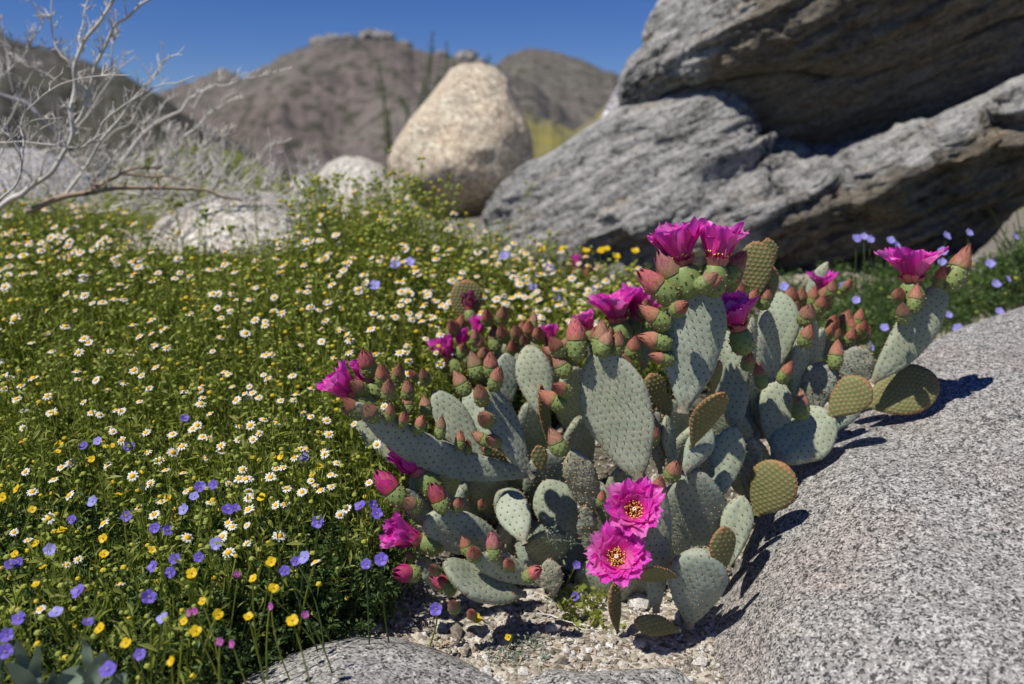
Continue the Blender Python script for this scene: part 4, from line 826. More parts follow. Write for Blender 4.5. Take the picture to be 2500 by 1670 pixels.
for q in [(1862, 945, 1845, 882, 1.07, 't'), (1906, 932, 1925, 878, 1.08, 't'), (1952, 1020, 1956, 950, 1.07, 't'), (2037, 898, 2042, 828, 1.12, 't'), (1960, 843, 1968, 790, 1.11, 't'), (1964, 790, 1964, 742, 1.12, 't', 60), (1822, 898, 1818, 855, 1.07, 't', 58),
          (1860, 752, 1864, 694, 1.09, 't'), (1929, 742, 1922, 702, 1.24, 't', 54), (1952, 748, 1948, 702, 1.25, 't', 54), (1979, 750, 1983, 698, 1.24, 't', 54), (2010, 738, 2008, 698, 1.25, 't', 54), (1995, 765, 2000, 720, 1.22, 't', 54), (2029, 805, 2025, 768, 1.24, 't', 50), (2060, 802, 2060, 756, 1.25, 't', 52), (2090, 800, 2095, 752, 1.26, 't', 50),
          (2070, 840, 2072, 800, 1.22, 't', 50), (2105, 835, 2110, 795, 1.24, 't', 50), (2040, 835, 2036, 800, 1.22, 't', 48), (2060, 712, 2063, 684, 1.3, 't', 46), (1940, 770, 1935, 735, 1.23, 't', 50),
          (2228, 760, 2236, 694, 1.10, 't'), (2206, 787, 2184, 738, 1.10, 't', 62), (2192, 735, 2175, 704, 1.12, 't', 52), (2318, 702, 2358, 602, 1.13, 't', 96), (2290, 700, 2284, 650, 1.14, 't', 60), (2310, 705, 2326, 640, 1.16, 't', 66), (1808, 732, 1800, 690, 1.07, 't', 52), (1830, 745, 1838, 705, 1.08, 't', 52)]:
    bud(c2, q[:2], q[2:4], q[4], q[5], q[6] if len(q) > 6 else 62)
rb = random.Random(4)
for i in range(13):
    u_, v_ = rb.choice([(1925, 760), (1960, 770), (1990, 765), (2030, 810), (2065, 800), (2095, 815), (2075, 840), (1945, 730), (2010, 745)]); u_ += rb.uniform(-26, 26); v_ += rb.uniform(-20, 24)
    bud(c2, (u_, v_), (u_ + rb.uniform(-12, 12), v_ - rb.uniform(26, 48)), rb.uniform(1.2, 1.29), 't', rb.uniform(36, 52))
flower(c2, (2226, 698), (-0.06, 1, 0.16), 0.060, 1.13, 0.62, 12, 24)
flower(c2, (2004, 718), (0, 1, 0.2), 0.038, 1.3, 0.55, 13, 20)

# ================= blurred cactus behind, left of centre
c3 = empty('beavertail_cactus', tuple(pt(1200, 940, 1.45)))
tag(c3, 'out-of-focus cactus clump with small pink buds between the meadow and the large cactus', 'cactus')
P3 = lambda *a, **k: pad(c3, *a, **k)
P3((1145, 795), (1136, 683), 80, 0, 'y', 1.42, 1.42, flat=.5)
for q in [((1180, 960), (1160, 850), 80), ((1230, 960), (1225, 840), 80), ((1120, 950), (1090, 860), 70), ((1290, 960), (1285, 830), 80), ((1340, 960), (1345, 850), 70), ((1390, 950), (1380, 850), 60)]: P3(q[0], q[1], q[2], random.uniform(-20, 20), 'g', 1.42, 1.40)
for q in [(1114, 812, 1103, 782), (1191, 790, 1189, 755), (1225, 788, 1229, 748), (1210, 856, 1206, 792), (1244, 868, 1252, 828), (1264, 830, 1258, 793), (1290, 824, 1290, 782), (1312, 830, 1314, 800), (1168, 858, 1166, 812), (1130, 868, 1135, 835), (1282, 850, 1275, 815), (1230, 830, 1222, 795), (1345, 870, 1350, 835), (1095, 900, 1085, 870), (1180, 880, 1185, 845)]:
    bud(c3, q[:2], q[2:], 1.36, 't', 54)
for i in range(11):
    u_, v_ = rb.uniform(1090, 1400), rb.uniform(800, 890)
    bud(c3, (u_, v_), (u_ + rb.uniform(-12, 12), v_ - rb.uniform(26, 48)), rb.uniform(1.33, 1.42), 't', rb.uniform(36, 54))
flower(c3, (1104, 882), (-0.45, 1, 0.15), 0.048, 1.35, 0.35, 21, 20, stam=False); flower(c3, (1126, 850), (0.05, 1, 0.1), 0.034, 1.35, 0.15, 22, 15, stam=False)
flower(c3, (1168, 822), (-0.1, 1, 0.1), 0.034, 1.36, 0.10, 23, 15, stam=False); flower(c3, (1146, 762), (-0.1, 1, 0), 0.034, 1.40, 0.05, 24, 12, wilt=True, stam=False)
flower(c3, (1342, 846), (-0.05, 1, 0.1), 0.040, 1.38, 0.25, 25, 18, stam=False)
c4 = empty('beavertail_cactus', tuple(pt(1500, 900, 1.5)))
tag(c4, 'blurred cactus with a wide double magenta bloom directly behind the tall centre pads', 'cactus')
for q in [((1520, 900), (1525, 790), 90), ((1450, 900), (1455, 800), 80), ((1570, 900), (1580, 790), 70)]: pad(c4, q[0], q[1], q[2], random.uniform(-20, 20), 'g', 1.32, 1.30)
flower(c4, (1510, 795), (-0.2, 1, 0.2), 0.062, 1.28, 0.55, 31, 24, stam=False); flower(c4, (1548, 790), (0.35, 1, 0.1), 0.060, 1.30, 0.5, 32, 24, stam=False)
flower(c4, (1440, 810), (-0.3, 1, 0.2), 0.034, 1.28, 0.3, 33, 15, stam=False)
for q in [(1455, 835, 1450, 795), (1485, 840, 1490, 800), (1585, 800, 1592, 755), (1420, 845, 1412, 800), (1570, 770, 1575, 730)]: bud(c4, q[:2], q[2:], 1.28, 't', 54)
c5 = empty('beavertail_cactus', tuple(pt(1430, 760, 1.95)))
tag(c5, 'small far cactus with pale pink buds at the foot of the light grey slab', 'cactus')
for q in [((1420, 760), (1425, 690), 60), ((1475, 770), (1470, 705), 55)]: pad(c5, q[0], q[1], q[2], 0, 'g', 1.9, 1.9)
for q in [(1415, 690, 1410, 640), (1440, 690, 1438, 650), (1478, 712, 1480, 675), (1460, 716, 1452, 685)]: bud(c5, q[:2], q[2:], 1.88, 'p', 50)
flower(c5, (1412, 660), (-0.1, 1, 0), 0.036, 1.87, 0.15, 41, 15, stam=False)

# ------------------------------------------------------------------ bare shrub, left
def wiggle(P, amp, s, f=30):
    w_ = np.stack([vnoise(np.stack([P[:, 0] * f, P[:, 2] * f, P[:, 1] * f + 9 * k], -1), s + k) for k in range(3)], -1)
    return P + w_ * amp
sh = empty('bare_shrub', (-1.35, 1.7, 0.2))
tag(sh, 'leafless bleached grey-white shrub with tangled bare branches against the sky at left', 'shrub')
K = 0.3507
def br(pts, w0, w1, Y0, Y1=None, m='twig', ntw=6, twl=60, curly=False, parent=sh, seed=0, up=0.6):
    Y1 = Y0 if Y1 is None else Y1; r = np.random.default_rng(seed + 500)
    px = np.array(pts, float) * K; n = max(14, len(pts) * 6); q = spline(px, n); Yv = np.linspace(Y0, Y1, n)
    P = wiggle(pt(q[:, 0], q[:, 1], Yv), 0.004 * Y0, seed, 22); rad = np.linspace(w0, w1, n) * K / 2 * Y0 / FPX * 1.22
    g = Geo(); g.add(*[x if i != 2 else x for i, x in enumerate(tube(P, rad, 6)[:2])]); 
    o = g.build('branch', M[m], parent, origin=P[0])
    if ntw:
        g = Geo(); few = ntw < 9
        for i in range(ntw):
            k = int(r.uniform(0.12, 0.98) * (n - 1)); L0 = twl * K * r.uniform(0.4, 1.5) * Y0 / FPX
            T = P[min(k + 1, n - 1)] - P[max(k - 1, 0)]; T /= np.linalg.norm(T) + 1e-9
            sd_ = r.normal(0, 1, 3); sd_[2] = abs(sd_[2]) * 0.9 + up; sd_ /= np.linalg.norm(sd_)
            d = T * 0.7 + sd_ * 0.9; d /= np.linalg.norm(d); pts_ = [P[k]]; c = P[k].copy(); dd = d.copy()
            crv = r.normal(0, 0.16 if not curly else 0.3, 3)
            for j in range(7): dd = dd + crv * 0.5 + np.array([0, 0, 0.06]); dd /= np.linalg.norm(dd); c = c + dd * L0 / 7; pts_.append(c.copy())
            pts_ = np.array(pts_); rr_ = max(0.0014 * Y0 / 1.7, rad[k] * 0.5) ; g.add(*tube(pts_, np.linspace(rr_, rr_ * 0.5, 8), 4)[:2])
            for jj in range(r.integers(1, 4)):
                b0 = pts_[r.integers(2, 7)]; d2 = d + r.normal(0, .7, 3); d2 /= np.linalg.norm(d2); tt_ = np.array([b0 + d2 * L0 * 0.45 * s + np.array([0, 0, 1]) * L0 * 0.12 * s * s for s in np.linspace(0, 1, 5)])
                g.add(*tube(tt_, np.linspace(rr_ * .6, rr_ * .35, 5), 3)[:2])
            if few: g.build('twig', M[m], o, origin=P[k]); g = Geo()
        if not few: tag(g.build('twigs', M[m], o, origin=P[0]), kind='stuff')
    return o
TR = [([(-40, 1480), (130, 1360), (200, 1310), (330, 1240), (400, 1140), (470, 1000), (500, 820), (520, 560), (550, 430), (620, 280), (700, 150), (800, -10), (850, -80)], 34, 16, 1.75, 1.7, 34, 130),
      ([(500, 900), (580, 800), (640, 580), (690, 420), (720, 300), (790, 190), (900, 90), (1020, 0), (1100, -60)], 22, 12, 1.75, 1.7, 30, 110),
      ([(440, 1380), (560, 1230), (700, 1010), (850, 780), (960, 640), (1080, 530), (1190, 380)], 22, 7, 1.8, 1.8, 22, 110),
      ([(710, 1260), (780, 1090), (900, 950), (1000, 870), (1020, 840)], 18, 6, 2.0, 2.0, 12, 80),
      ([(1350, 1180), (1400, 1050), (1480, 950), (1560, 940), (1630, 890)], 12, 5, 2.4, 2.4, 10, 80),
      ([(860, 1120), (1050, 900), (1240, 790), (1380, 660), (1560, 580), (1720, 550), (2020, 470)], 19, 6, 2.2, 2.3, 26, 80),
      ([(1280, 960), (1400, 860), (1500, 760), (1600, 700), (1700, 670)], 15, 6, 2.3, 2.3, 10, 70),
      ([(1330, 820), (1380, 700), (1480, 600), (1540, 540)], 11, 4, 2.3, 2.3, 8, 60),
      ([(-60, 1020), (60, 1000), (160, 990), (330, 1010), (470, 1020), (580, 1010), (680, 960), (720, 860), (800, 770), (920, 680), (1110, 600), (1340, 520)], 11, 6, 1.5, 1.6, 20, 90),
      ([(150, 1200), (160, 980), (140, 880), (170, 770), (260, 680), (340, 630), (510, 570), (700, 540), (910, 530)], 10, 5, 1.4, 1.45, 12, 80),
      ([(265, 680), (270, 620), (320, 540), (390, 460)], 7, 3, 1.4, 1.4, 2, 40), ([(350, 610), (380, 550), (440, 500)], 6, 3, 1.4, 1.4, 1, 40),
      ([(-30, 1420), (80, 1300), (150, 1190), (160, 1080), (100, 960), (40, 840)], 16, 5, 1.4, 1.4, 12, 80),
      ([(-60, 680), (0, 560), (80, 450), (180, 350), (250, 230), (300, 110)], 14, 5, 1.9, 1.9, 22, 110),
      ([(350, -40), (350, 100), (350, 150), (370, 260), (430, 380), (500, 480), (530, 560), (600, 690), (650, 760)], 6, 14, 1.8, 1.8, 16, 90),
      ([(620, -20), (560, 130), (530, 230), (535, 300), (570, 360)], 6, 12, 1.8, 1.75, 10, 60), ([(20, 920), (100, 760), (150, 640), (220, 520), (260, 470)], 10, 4, 1.9, 1.9, 12, 90),
      ([(-40, 300), (150, 320), (330, 340), (480, 460)], 8, 5, 1.9, 1.9, 14, 90), ([(480, 690), (470, 760), (490, 820), (510, 980)], 11, 9, 1.8, 1.8, 8, 80),
      ([(-40, 1120), (20, 1040), (90, 940), (200, 870), (430, 800)], 8, 3, 1.5, 1.5, 8, 80), ([(160, 1010), (300, 900), (410, 855)], 7, 3, 1.5, 1.5, 5, 60), ([(410, 1010), (440, 900), (500, 810)], 7, 3, 1.5, 1.5, 5, 60),
      ([(1050, 900), (1100, 800), (1180, 700), (1260, 640)], 11, 4, 2.3, 2.3, 8, 60), ([(1700, 1250), (1810, 1110), (1870, 1010), (1950, 970), (2040, 950)], 10, 5, 2.6, 2.6, 4, 60),
      ([(1560, 1260), (1740, 1140), (1900, 1070), (1925, 1120), (1870, 1290)], 8, 5, 2.6, 2.6, 4, 60), ([(540, 880), (640, 760), (720, 620), (800, 520), (930, 380)], 13, 4, 1.9, 1.9, 16, 90),
      ([(400, 560), (300, 500), (160, 440), (40, 380)], 8, 3, 1.9, 1.9, 10, 80), ([(650, 700), (760, 500), (790, 330), (830, 200), (820, 60)], 10, 4, 1.85, 1.85, 16, 80), ([(100, 640), (60, 420), (20, 220), (0, 100)], 9, 4, 2.0, 2.0, 12, 80),
      ([(700, 1000), (900, 860), (1000, 700), (1190, 560)], 9, 4, 2.1, 2.1, 10, 80)]
for i, (p_, a_, b_, y0, y1, nt_, tl) in enumerate(TR): br(p_, a_, b_, y0, y1, 'twig' if i != 17 else 'twig_dark', nt_, tl, seed=i)
for i in range(44):   # low curly shoots right of the main stems
    u0 = random.uniform(830, 2160); v0 = random.uniform(1130, 1330) if u0 < 1750 else random.uniform(1230, 1370); hgt = random.uniform(120, 380) * (1 if u0 < 1700 else 0.5)
    p_ = [(u0, v0)]; x = u0
    for j in range(1, 5): x += random.uniform(-10, 48); p_.append((x, v0 - hgt * j / 4 + random.uniform(-20, 20)))
    br(p_, random.uniform(11, 18), 5, random.uniform(2.25, 2.5), None, 'twig', 5, 80, curly=True, seed=60 + i)
br([(-40, 640), (130, 700), (250, 790), (400, 950), (500, 1050)], 30, 16, 2.1, 2.1, 'twig_dark', 8, 90, seed=200)
fb = empty('fallen_branch', tuple(pt(77, 508, 1.7)))
tag(fb, 'long tan-brown forked dry branch lying across the base of the bare shrub', 'branch')
br([(180, 1460), (400, 1400), (620, 1345), (800, 1318), (1000, 1305), (1200, 1300), (1380, 1320), (1560, 1365), (1700, 1400)], 36, 12, 1.75, 1.95, 'wood', 6, 90, parent=fb, seed=210)
br([(610, 1360), (640, 1335), (700, 1270), (850, 1190), (960, 1160), (1100, 1170)], 26, 12, 1.78, 1.9, 'wood', 4, 90, parent=fb, seed=211)
br([(860, 1215), (1000, 1215), (1200, 1240), (1400, 1310)], 18, 9, 1.9, 1.95, 'wood', 3, 60, parent=fb, seed=212)
# tangled fine dry twigs at the shrub's foot
g = Geo(); r = np.random.default_rng(5)
for i in range(1000):
    u = r.uniform(-120, 760); v = r.uniform(365, 520)
    if u > 300 and v < 400 + (u - 300) * 0.08: continue
    Y = r.uniform(1.9, 2.7); p0 = pt(u, v + 10, Y); d = r.normal(0, 1, 3); d[2] = abs(d[2]) * 0.9; d[0] += 0.3; d /= np.linalg.norm(d); Ln = r.uniform(0.03, 0.13); c2_ = r.normal(0, .3, 3)
    s = np.linspace(0, 1, 5)[:, None]; g.add(*tube(p0 + d * Ln * s + c2_ * Ln * s * s, np.linspace(0.0016, 0.0006, 5), 3)[:2])
tag(g.build('dry_twigs', M['twig']), 'tangle of fine pale dry twigs around the foot of the bare shrub', kind='stuff')

# yellow-green bush behind the shrub's lower branches
g = Geo(); nL = 12000; uu_ = r.uniform(200, 740, nL); vv_ = 560 - 210 * r.random(nL) ** 1.1 * np.sin(np.clip((uu_ - 190) / 560, 0, 1) * np.pi) ** .6 + r.normal(0, 8, nL); Yy = r.uniform(2.75, 3.05, nL)
c = pt(uu_, vv_, Yy); cl = fbm(c, 9, 3, 3); c = c[cl > -0.12]; nL = len(c)
d = r.normal(0, 1, (nL, 3)); d /= np.linalg.norm(d, axis=1)[:, None]; e = np.cross(d, r.normal(0, 1, (nL, 3))); e /= np.linalg.norm(e, axis=1)[:, None]; l_ = r.uniform(.010, .024, nL)[:, None]
A = np.zeros((nL, 4, 3)); A[..., 2] = r.random(nL)[:, None] * .8
g.add(np.stack([c, c + d * l_ * .5 + e * l_ * .22, c + d * l_, c + d * l_ * .5 - e * l_ * .22], 1), np.arange(nL * 4).reshape(-1, 4), 0, A.reshape(-1, 3))
for i in range(30):
    p0 = pt(r.uniform(350, 560), 520, 2.9); p1 = pt(r.uniform(270, 620), r.uniform(370, 470), 2.9); s = np.linspace(0, 1, 6)[:, None]; g.add(*tube(p0 * (1 - s) + p1 * s, 0.003, 3)[:2])
tag(g.build('leafy_bush', M['leaf'], smooth=False, origin=pt(450, 500, 2.9)), 'low yellow-green bush showing through the curly white twigs', 'bush')

# ------------------------------------------------------------------ ocotillo wands behind the tan boulder
for lab, st in [('blurred dark green ocotillo wands rising left of the tan boulder', [((948, 400), (938, 250), (925, 150), 16), ((955, 400), (952, 330), (948, 270), 30), ((965, 400), (995, 290), (975, 230), 13), ((975, 400), (1010, 300), (1040, 200), 16), ((985, 400), (1020, 270), (1055, 120), 11)]),
                ('thin dark ocotillo wands standing against the sky above the tan boulder', [((1020, 360), (1050, 180), (1056, 78), 9), ((1040, 360), (1085, 180), (1092, 105), 8), ((1000, 360), (1040, 250), (1075, 190), 14), ((1150, 300), (1180, 200), (1196, 135), 18), ((1050, 330), (1100, 210), (1110, 150), 9)])]:
    e = empty('ocotillo', tuple(pt(st[0][0][0], 420, 7.0))); tag(e, lab, 'ocotillo')
    for j, q in enumerate(st):
        px = spline(np.array(q[:3], float), 24); Pq = pt(px[:, 0], px[:, 1], 7.0); g = Geo(); v, f, a_ = tube(Pq, np.linspace(1, .45, 24) * q[3] / 2 * 7 / FPX * .35, 6); g.add(v, f)
        for k in range(150):
            c = Pq[r.integers(0, 24)] + r.normal(0, 1, 3) * q[3] * 7 / FPX * .30; d = r.normal(0, 1, 3); d /= np.linalg.norm(d); e2 = np.cross(d, r.normal(0, 1, 3)); e2 /= np.linalg.norm(e2); l_ = 0.022
            g.add(np.array([c, c + d * l_ * .5 + e2 * l_ * .22, c + d * l_, c + d * l_ * .5 - e2 * l_ * .22]), np.array([[0, 1, 2, 3]]), 1)
        g.build('wand', [M['ocotillo'], M['leaf_dark']], e, origin=Pq[0])

# ------------------------------------------------------------------ meadow
from math import inf
MP = np.array([(-500, 470), (-60, 480), (40, 476), (170, 490), (330, 535), (345, 620), (480, 640), (620, 610), (700, 560), (770, 500), (830, 450), (880, 440), (930, 450), (1000, 500), (1100, 520), (1180, 520), (1200, 575), (1330, 600), (1500, 640), (1620, 700), (1640, 800), (1400, 850), (1250, 860), (1100, 870), (1000, 960), (940, 1080), (930, 1180), (950, 1290), (945, 1370), (900, 1440), (850, 1500), (760, 1560), (640, 1620), (540, 1700), (420, 1800), (-500, 1900)], float)
RP = np.array([(520, 1760), (590, 1650), (680, 1575), (870, 1535), (1000, 1540), (1250, 1700), (1250, 2600), (300, 2600), (330, 1900)], float)
def inpoly(x, y, P):
    c = np.zeros(np.shape(x), bool); n = len(P)
    for i in range(n):
        x0, y0 = P[i]; x1, y1 = P[i - 1]; k = ((y0 > y) != (y1 > y)) & (x < (x1 - x0) * (y - y0) / (y1 - y0 + 1e-12) + x0); c ^= k
    return c
def sample(n, seed, ymin=0.66, ymax=2.6, power=1.0):
    r = np.random.default_rng(seed); out = []
    while sum(len(o) for o in out) < n:
        y = ymin + (ymax - ymin) * r.random(n) ** power; x = r.uniform(-1.9, 0.75, n); z = zg(x, y) + plant_h(x, y)
        u, v = proj(np.stack([x, y, z], -1)); gu, gv = proj(np.stack([x, y, zg(x, y)], -1)); ok = inpoly(u, v, MP) & ~inpoly(gu, gv, RP); thin = np.clip((v - 440) / 170, 0.06, 1) ** 1.3 * (u > 300) + (u <= 300) * np.clip((v - 440) / 110, .1, 1); ok &= r.random(n) < thin; out.append(np.stack([x[ok], y[ok]], -1))
    return np.concatenate(out)[:n]
def plants(xy, seed, hscale=(0.45, 1.15), nleaf=14, leafL=0.016, stem_r=0.0011, m=('leaf',), name='meadow', buds=0.5, label='', lean=0.05, hfun=None, budr=0.0034, leafw=0.16, cluster=1, vert=0.5):
    r = np.random.default_rng(seed); xy = xy + r.normal(0, 1, xy.shape) * 0.002; n = len(xy); h = (plant_h(xy[:, 0], xy[:, 1]) if hfun is None else hfun(xy)) * r.uniform(*hscale, n) * np.where(r.random(n) < 0.06, 1.22, 1.0)
    base = np.stack([xy[:, 0], xy[:, 1], zg(xy[:, 0], xy[:, 1]) - 0.004], -1)
    ln = r.normal(0, lean, (n, 2)) ; tipp = base + np.stack([ln[:, 0], ln[:, 1], h], -1)
    midp = (base + tipp) / 2 + np.concatenate([r.normal(0, 0.008, (n, 2)), np.zeros((n, 1))], -1)
    s = np.linspace(0, 1, 4)
    C = ((1 - s) ** 2)[None, :, None] * base[:, None] + (2 * s * (1 - s))[None, :, None] * midp[:, None] + (s ** 2)[None, :, None] * tipp[:, None]
    a = np.arange(3) * 2.094; off = np.stack([np.cos(a), np.sin(a), 0 * a], -1)
    V = C[:, :, None] + off[None, None] * (stem_r * (1.2 - 0.6 * s))[None, :, None, None]
    g = Geo(); F0 = gridF(4, 3, wrap_m=True); rn = r.random(n)
    A = np.zeros((n, 12, 3)); A[..., 2] = (rn * 0.5)[:, None]
    g.add(V, (F0[None] + (np.arange(n) * 12)[:, None, None]).reshape(-1, 4), 0, A.reshape(-1, 3))
    nl = n * nleaf; idx = np.repeat(np.arange(n), nleaf); t = r.random(nl) ** 0.8
    c = ((1 - t) ** 2)[:, None] * base[idx] + (2 * t * (1 - t))[:, None] * midp[idx] + (t ** 2)[:, None] * tipp[idx]
    c = c + r.normal(0, 0.004, (nl, 3)) * cluster
    d = r.normal(0, 1, (nl, 3)); d[:, 2] = d[:, 2] * 0.5 + vert; d /= np.linalg.norm(d, axis=1)[:, None]
    e = np.cross(d, r.normal(0, 1, (nl, 3))); e /= np.linalg.norm(e, axis=1)[:, None]; l_ = leafL * r.uniform(0.5, 1.3, nl)[:, None]
    V = np.stack([c, c + d * l_ * .5 + e * l_ * leafw, c + d * l_ + np.array([0, 0, -0.15]) * l_, c + d * l_ * .5 - e * l_ * leafw], 1)
    A = np.zeros((nl, 4, 3)); A[..., 2] = (r.random(nl) ** 2 * 0.8)[:, None]
    g.add(V, np.arange(nl * 4).reshape(-1, 4), 0, A.reshape(-1, 3))
    nb = int(n * buds)
    if nb:
        k = r.choice(n, nb, replace=buds > 1); th = np.linspace(0, np.pi, 5)[:, None]; ph = np.arange(7) / 7 * 6.283
        S = np.stack([np.sin(th) * np.cos(ph), np.sin(th) * np.sin(ph), np.cos(th) * 0.8 + 0 * ph], -1).reshape(-1, 3)
        ce = tipp[k] + r.normal(0, 0.012, (nb, 3)) * np.array([1, 1, .7]); V = S[None] * (budr * r.uniform(0.7, 1.25, nb) * (1 + 0.4 * sstep(0.95, 1.7, ce[:, 1])))[:, None, None] + ce[:, None]
        A = np.zeros((nb, 35, 3)); A[..., 2] = np.where(r.random(nb) < 0.16, r.uniform(0.6, 1, nb), r.uniform(0, 0.12, nb))[:, None]
        g.add(V, (gridF(5, 7, wrap_m=True)[None] + (np.arange(nb) * 35)[:, None, None]).reshape(-1, 4), 1, A.reshape(-1, 3))
        st = np.stack([tipp[k] - np.array([0, 0, .03]), ce + np.array([0.0007, 0, 0]), ce - np.array([0.0007, 0, 0])], 1)
        g.add(st, np.arange(nb * 3).reshape(-1, 3), 0)
    o = g.build(name, [M[m[0]], M['ballbud']], smooth=False); return tag(o, label, kind='stuff')
plants(sample(10500, 1), 1, nleaf=13, leafL=0.019, leafw=0.105, vert=0.95, name='meadow_foliage', buds=0.62, label='dense green stems, fine leaves and round buds of the flower meadow', lean=0.03)
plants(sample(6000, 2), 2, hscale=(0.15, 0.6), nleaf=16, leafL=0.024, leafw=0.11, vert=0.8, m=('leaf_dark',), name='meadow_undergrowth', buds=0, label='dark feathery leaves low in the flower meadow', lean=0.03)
pc = sample(5200, 3, 0.66, 1.0); u, v = proj(np.stack([pc[:, 0], pc[:, 1], zg(pc[:, 0], pc[:, 1])], -1)); pc = pc[(v > 1280)]
plants(pc, 3, hscale=(0.25, 0.85), nleaf=26, leafL=0.010, m=('leaf_dark',), name='ferny_undergrowth', buds=0.1, label='feathery small-leaved greenery at the near edge of the meadow', lean=0.03, leafw=0.2)
rg = np.random.default_rng(31); gx = np.stack([rg.uniform(-1.2, -0.2, 9000), rg.uniform(1.5, 2.15, 9000)], -1); u, v = proj(np.stack([gx[:, 0], gx[:, 1], zg(gx[:, 0], gx[:, 1])], -1)); gx = gx[(v > 655) & (v < 790) & (u > 300) & (u < 1050)][:2400]
plants(gx, 33, hscale=(0.12, 0.42), nleaf=12, leafL=0.018, name='short_meadow_foliage', buds=0.6, label='shorter green plants at the foot of the pale boulders')
gx = np.stack([rg.uniform(-1.2, 0.1, 900), rg.uniform(1.6, 2.2, 900)], -1); u, v = proj(np.stack([gx[:, 0], gx[:, 1], zg(gx[:, 0], gx[:, 1]) + .17], -1)); gx = gx[(v > 430) & (((u > 740) & (u < 1080)) | (rg.random(len(u)) < .12) & (u > 400))][:190]
plants(gx, 34, hscale=(0.8, 1.45), nleaf=14, leafL=0.017, name='tall_meadow_stems', buds=3.0, label='tall wispy budding stems rising in front of the pale boulders', lean=.02, cluster=1.5)
# sparse greenery on the gravel margin and behind the cactus
r = np.random.default_rng(77)
def scatter_px(n, poly, r, hit=ground_hit):
    poly = np.array(poly, float); out = []
    while len(out) < n:
        u = r.uniform(poly[:, 0].min(), poly[:, 0].max()); v = r.uniform(poly[:, 1].min(), poly[:, 1].max())
        if inpoly(np.array(u), np.array(v), poly): out.append(hit(u, v)[:2])
    return np.array(out)
xy = scatter_px(520, [(620, 1640), (760, 1480), (880, 1340), (960, 1330), (960, 1430), (900, 1520), (760, 1600)], r)
plants(xy, 5, hscale=(0.3, 1.0), nleaf=26, leafL=0.009, m=('leaf_dark',), name='ferny_tufts', buds=0.1, label='low ferny green tufts on the gravel beside the meadow', hfun=lambda q: 0.07 + 0 * q[:, 0], lean=0.02, leafw=0.22)
xy = scatter_px(34, [(1350, 1450), (1470, 1450), (1470, 1530), (1410, 1560), (1370, 1520)], r)
plants(xy, 6, hscale=(0.3, 1.0), nleaf=9, leafL=0.009, m=('leaf',), name='small_weed', buds=0, hfun=lambda q: 0.022 + 0 * q[:, 0], lean=0.012, leafw=0.42, label='soft green weeds on the gravel below the two open cactus flowers')
xy = scatter_px(26, [(1200, 1560), (1320, 1560), (1330, 1625), (1200, 1625)], r)
plants(xy, 7, hscale=(0.4, 1.0), nleaf=18, leafL=0.005, m=('leaf_grey',), name='grey_weed', buds=0, hfun=lambda q: 0.014 + 0 * q[:, 0], lean=0.015, leafw=0.25, label='tiny grey-green weed on the gravel between the two low rocks')
xy = scatter_px(1100, [(1560, 700), (2000, 720), (2080, 680), (2130, 900), (1900, 980), (1500, 960)], r)
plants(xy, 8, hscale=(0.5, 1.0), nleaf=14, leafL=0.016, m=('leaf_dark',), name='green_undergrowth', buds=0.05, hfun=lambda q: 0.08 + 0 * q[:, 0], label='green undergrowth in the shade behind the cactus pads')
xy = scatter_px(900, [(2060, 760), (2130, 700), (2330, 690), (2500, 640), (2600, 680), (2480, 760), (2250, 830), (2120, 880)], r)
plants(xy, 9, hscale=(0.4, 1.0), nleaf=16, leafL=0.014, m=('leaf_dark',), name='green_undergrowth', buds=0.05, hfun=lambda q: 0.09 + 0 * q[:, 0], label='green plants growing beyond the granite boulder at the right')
# leafy plant hanging in the shade at the far right
rbx = np.array([pt(u, v, Y)[:3] for u, v, Y in zip(r.uniform(2380, 2640, 500), r.uniform(490, 690, 500), r.uniform(2.0, 2.2, 500))]); u, v = proj(rbx); rbx = rbx[(v > 760 - (u - 2300) * 0.95)]
g = Geo()
for c in rbx:
    for k in range(9):
        d = r.normal(0, 1, 3); d /= np.linalg.norm(d); e = np.cross(d, r.normal(0, 1, 3)); e /= np.linalg.norm(e); l_ = r.uniform(0.008, 0.018); q = c + r.normal(0, .014, 3)
        g.add(np.array([q, q + d * l_ * .5 + e * l_ * .25, q + d * l_, q + d * l_ * .5 - e * l_ * .25]), np.array([[0, 1, 2, 3]]))
for i in range(26):
    p0 = pt(2400 + i * 9, 720, 2.1); p1 = pt(r.uniform(2400, 2600), r.uniform(500, 620), 2.1); s = np.linspace(0, 1, 6)[:, None]; g.add(*tube(p0 * (1 - s) + p1 * s, 0.0016, 3)[:2], m=0)
tag(g.build('leafy_bush', M['leaf_dark'], smooth=False, origin=pt(2480, 720, 2.1)), 'dark green leafy bush in the shade under the right end of the rock slab', 'bush')

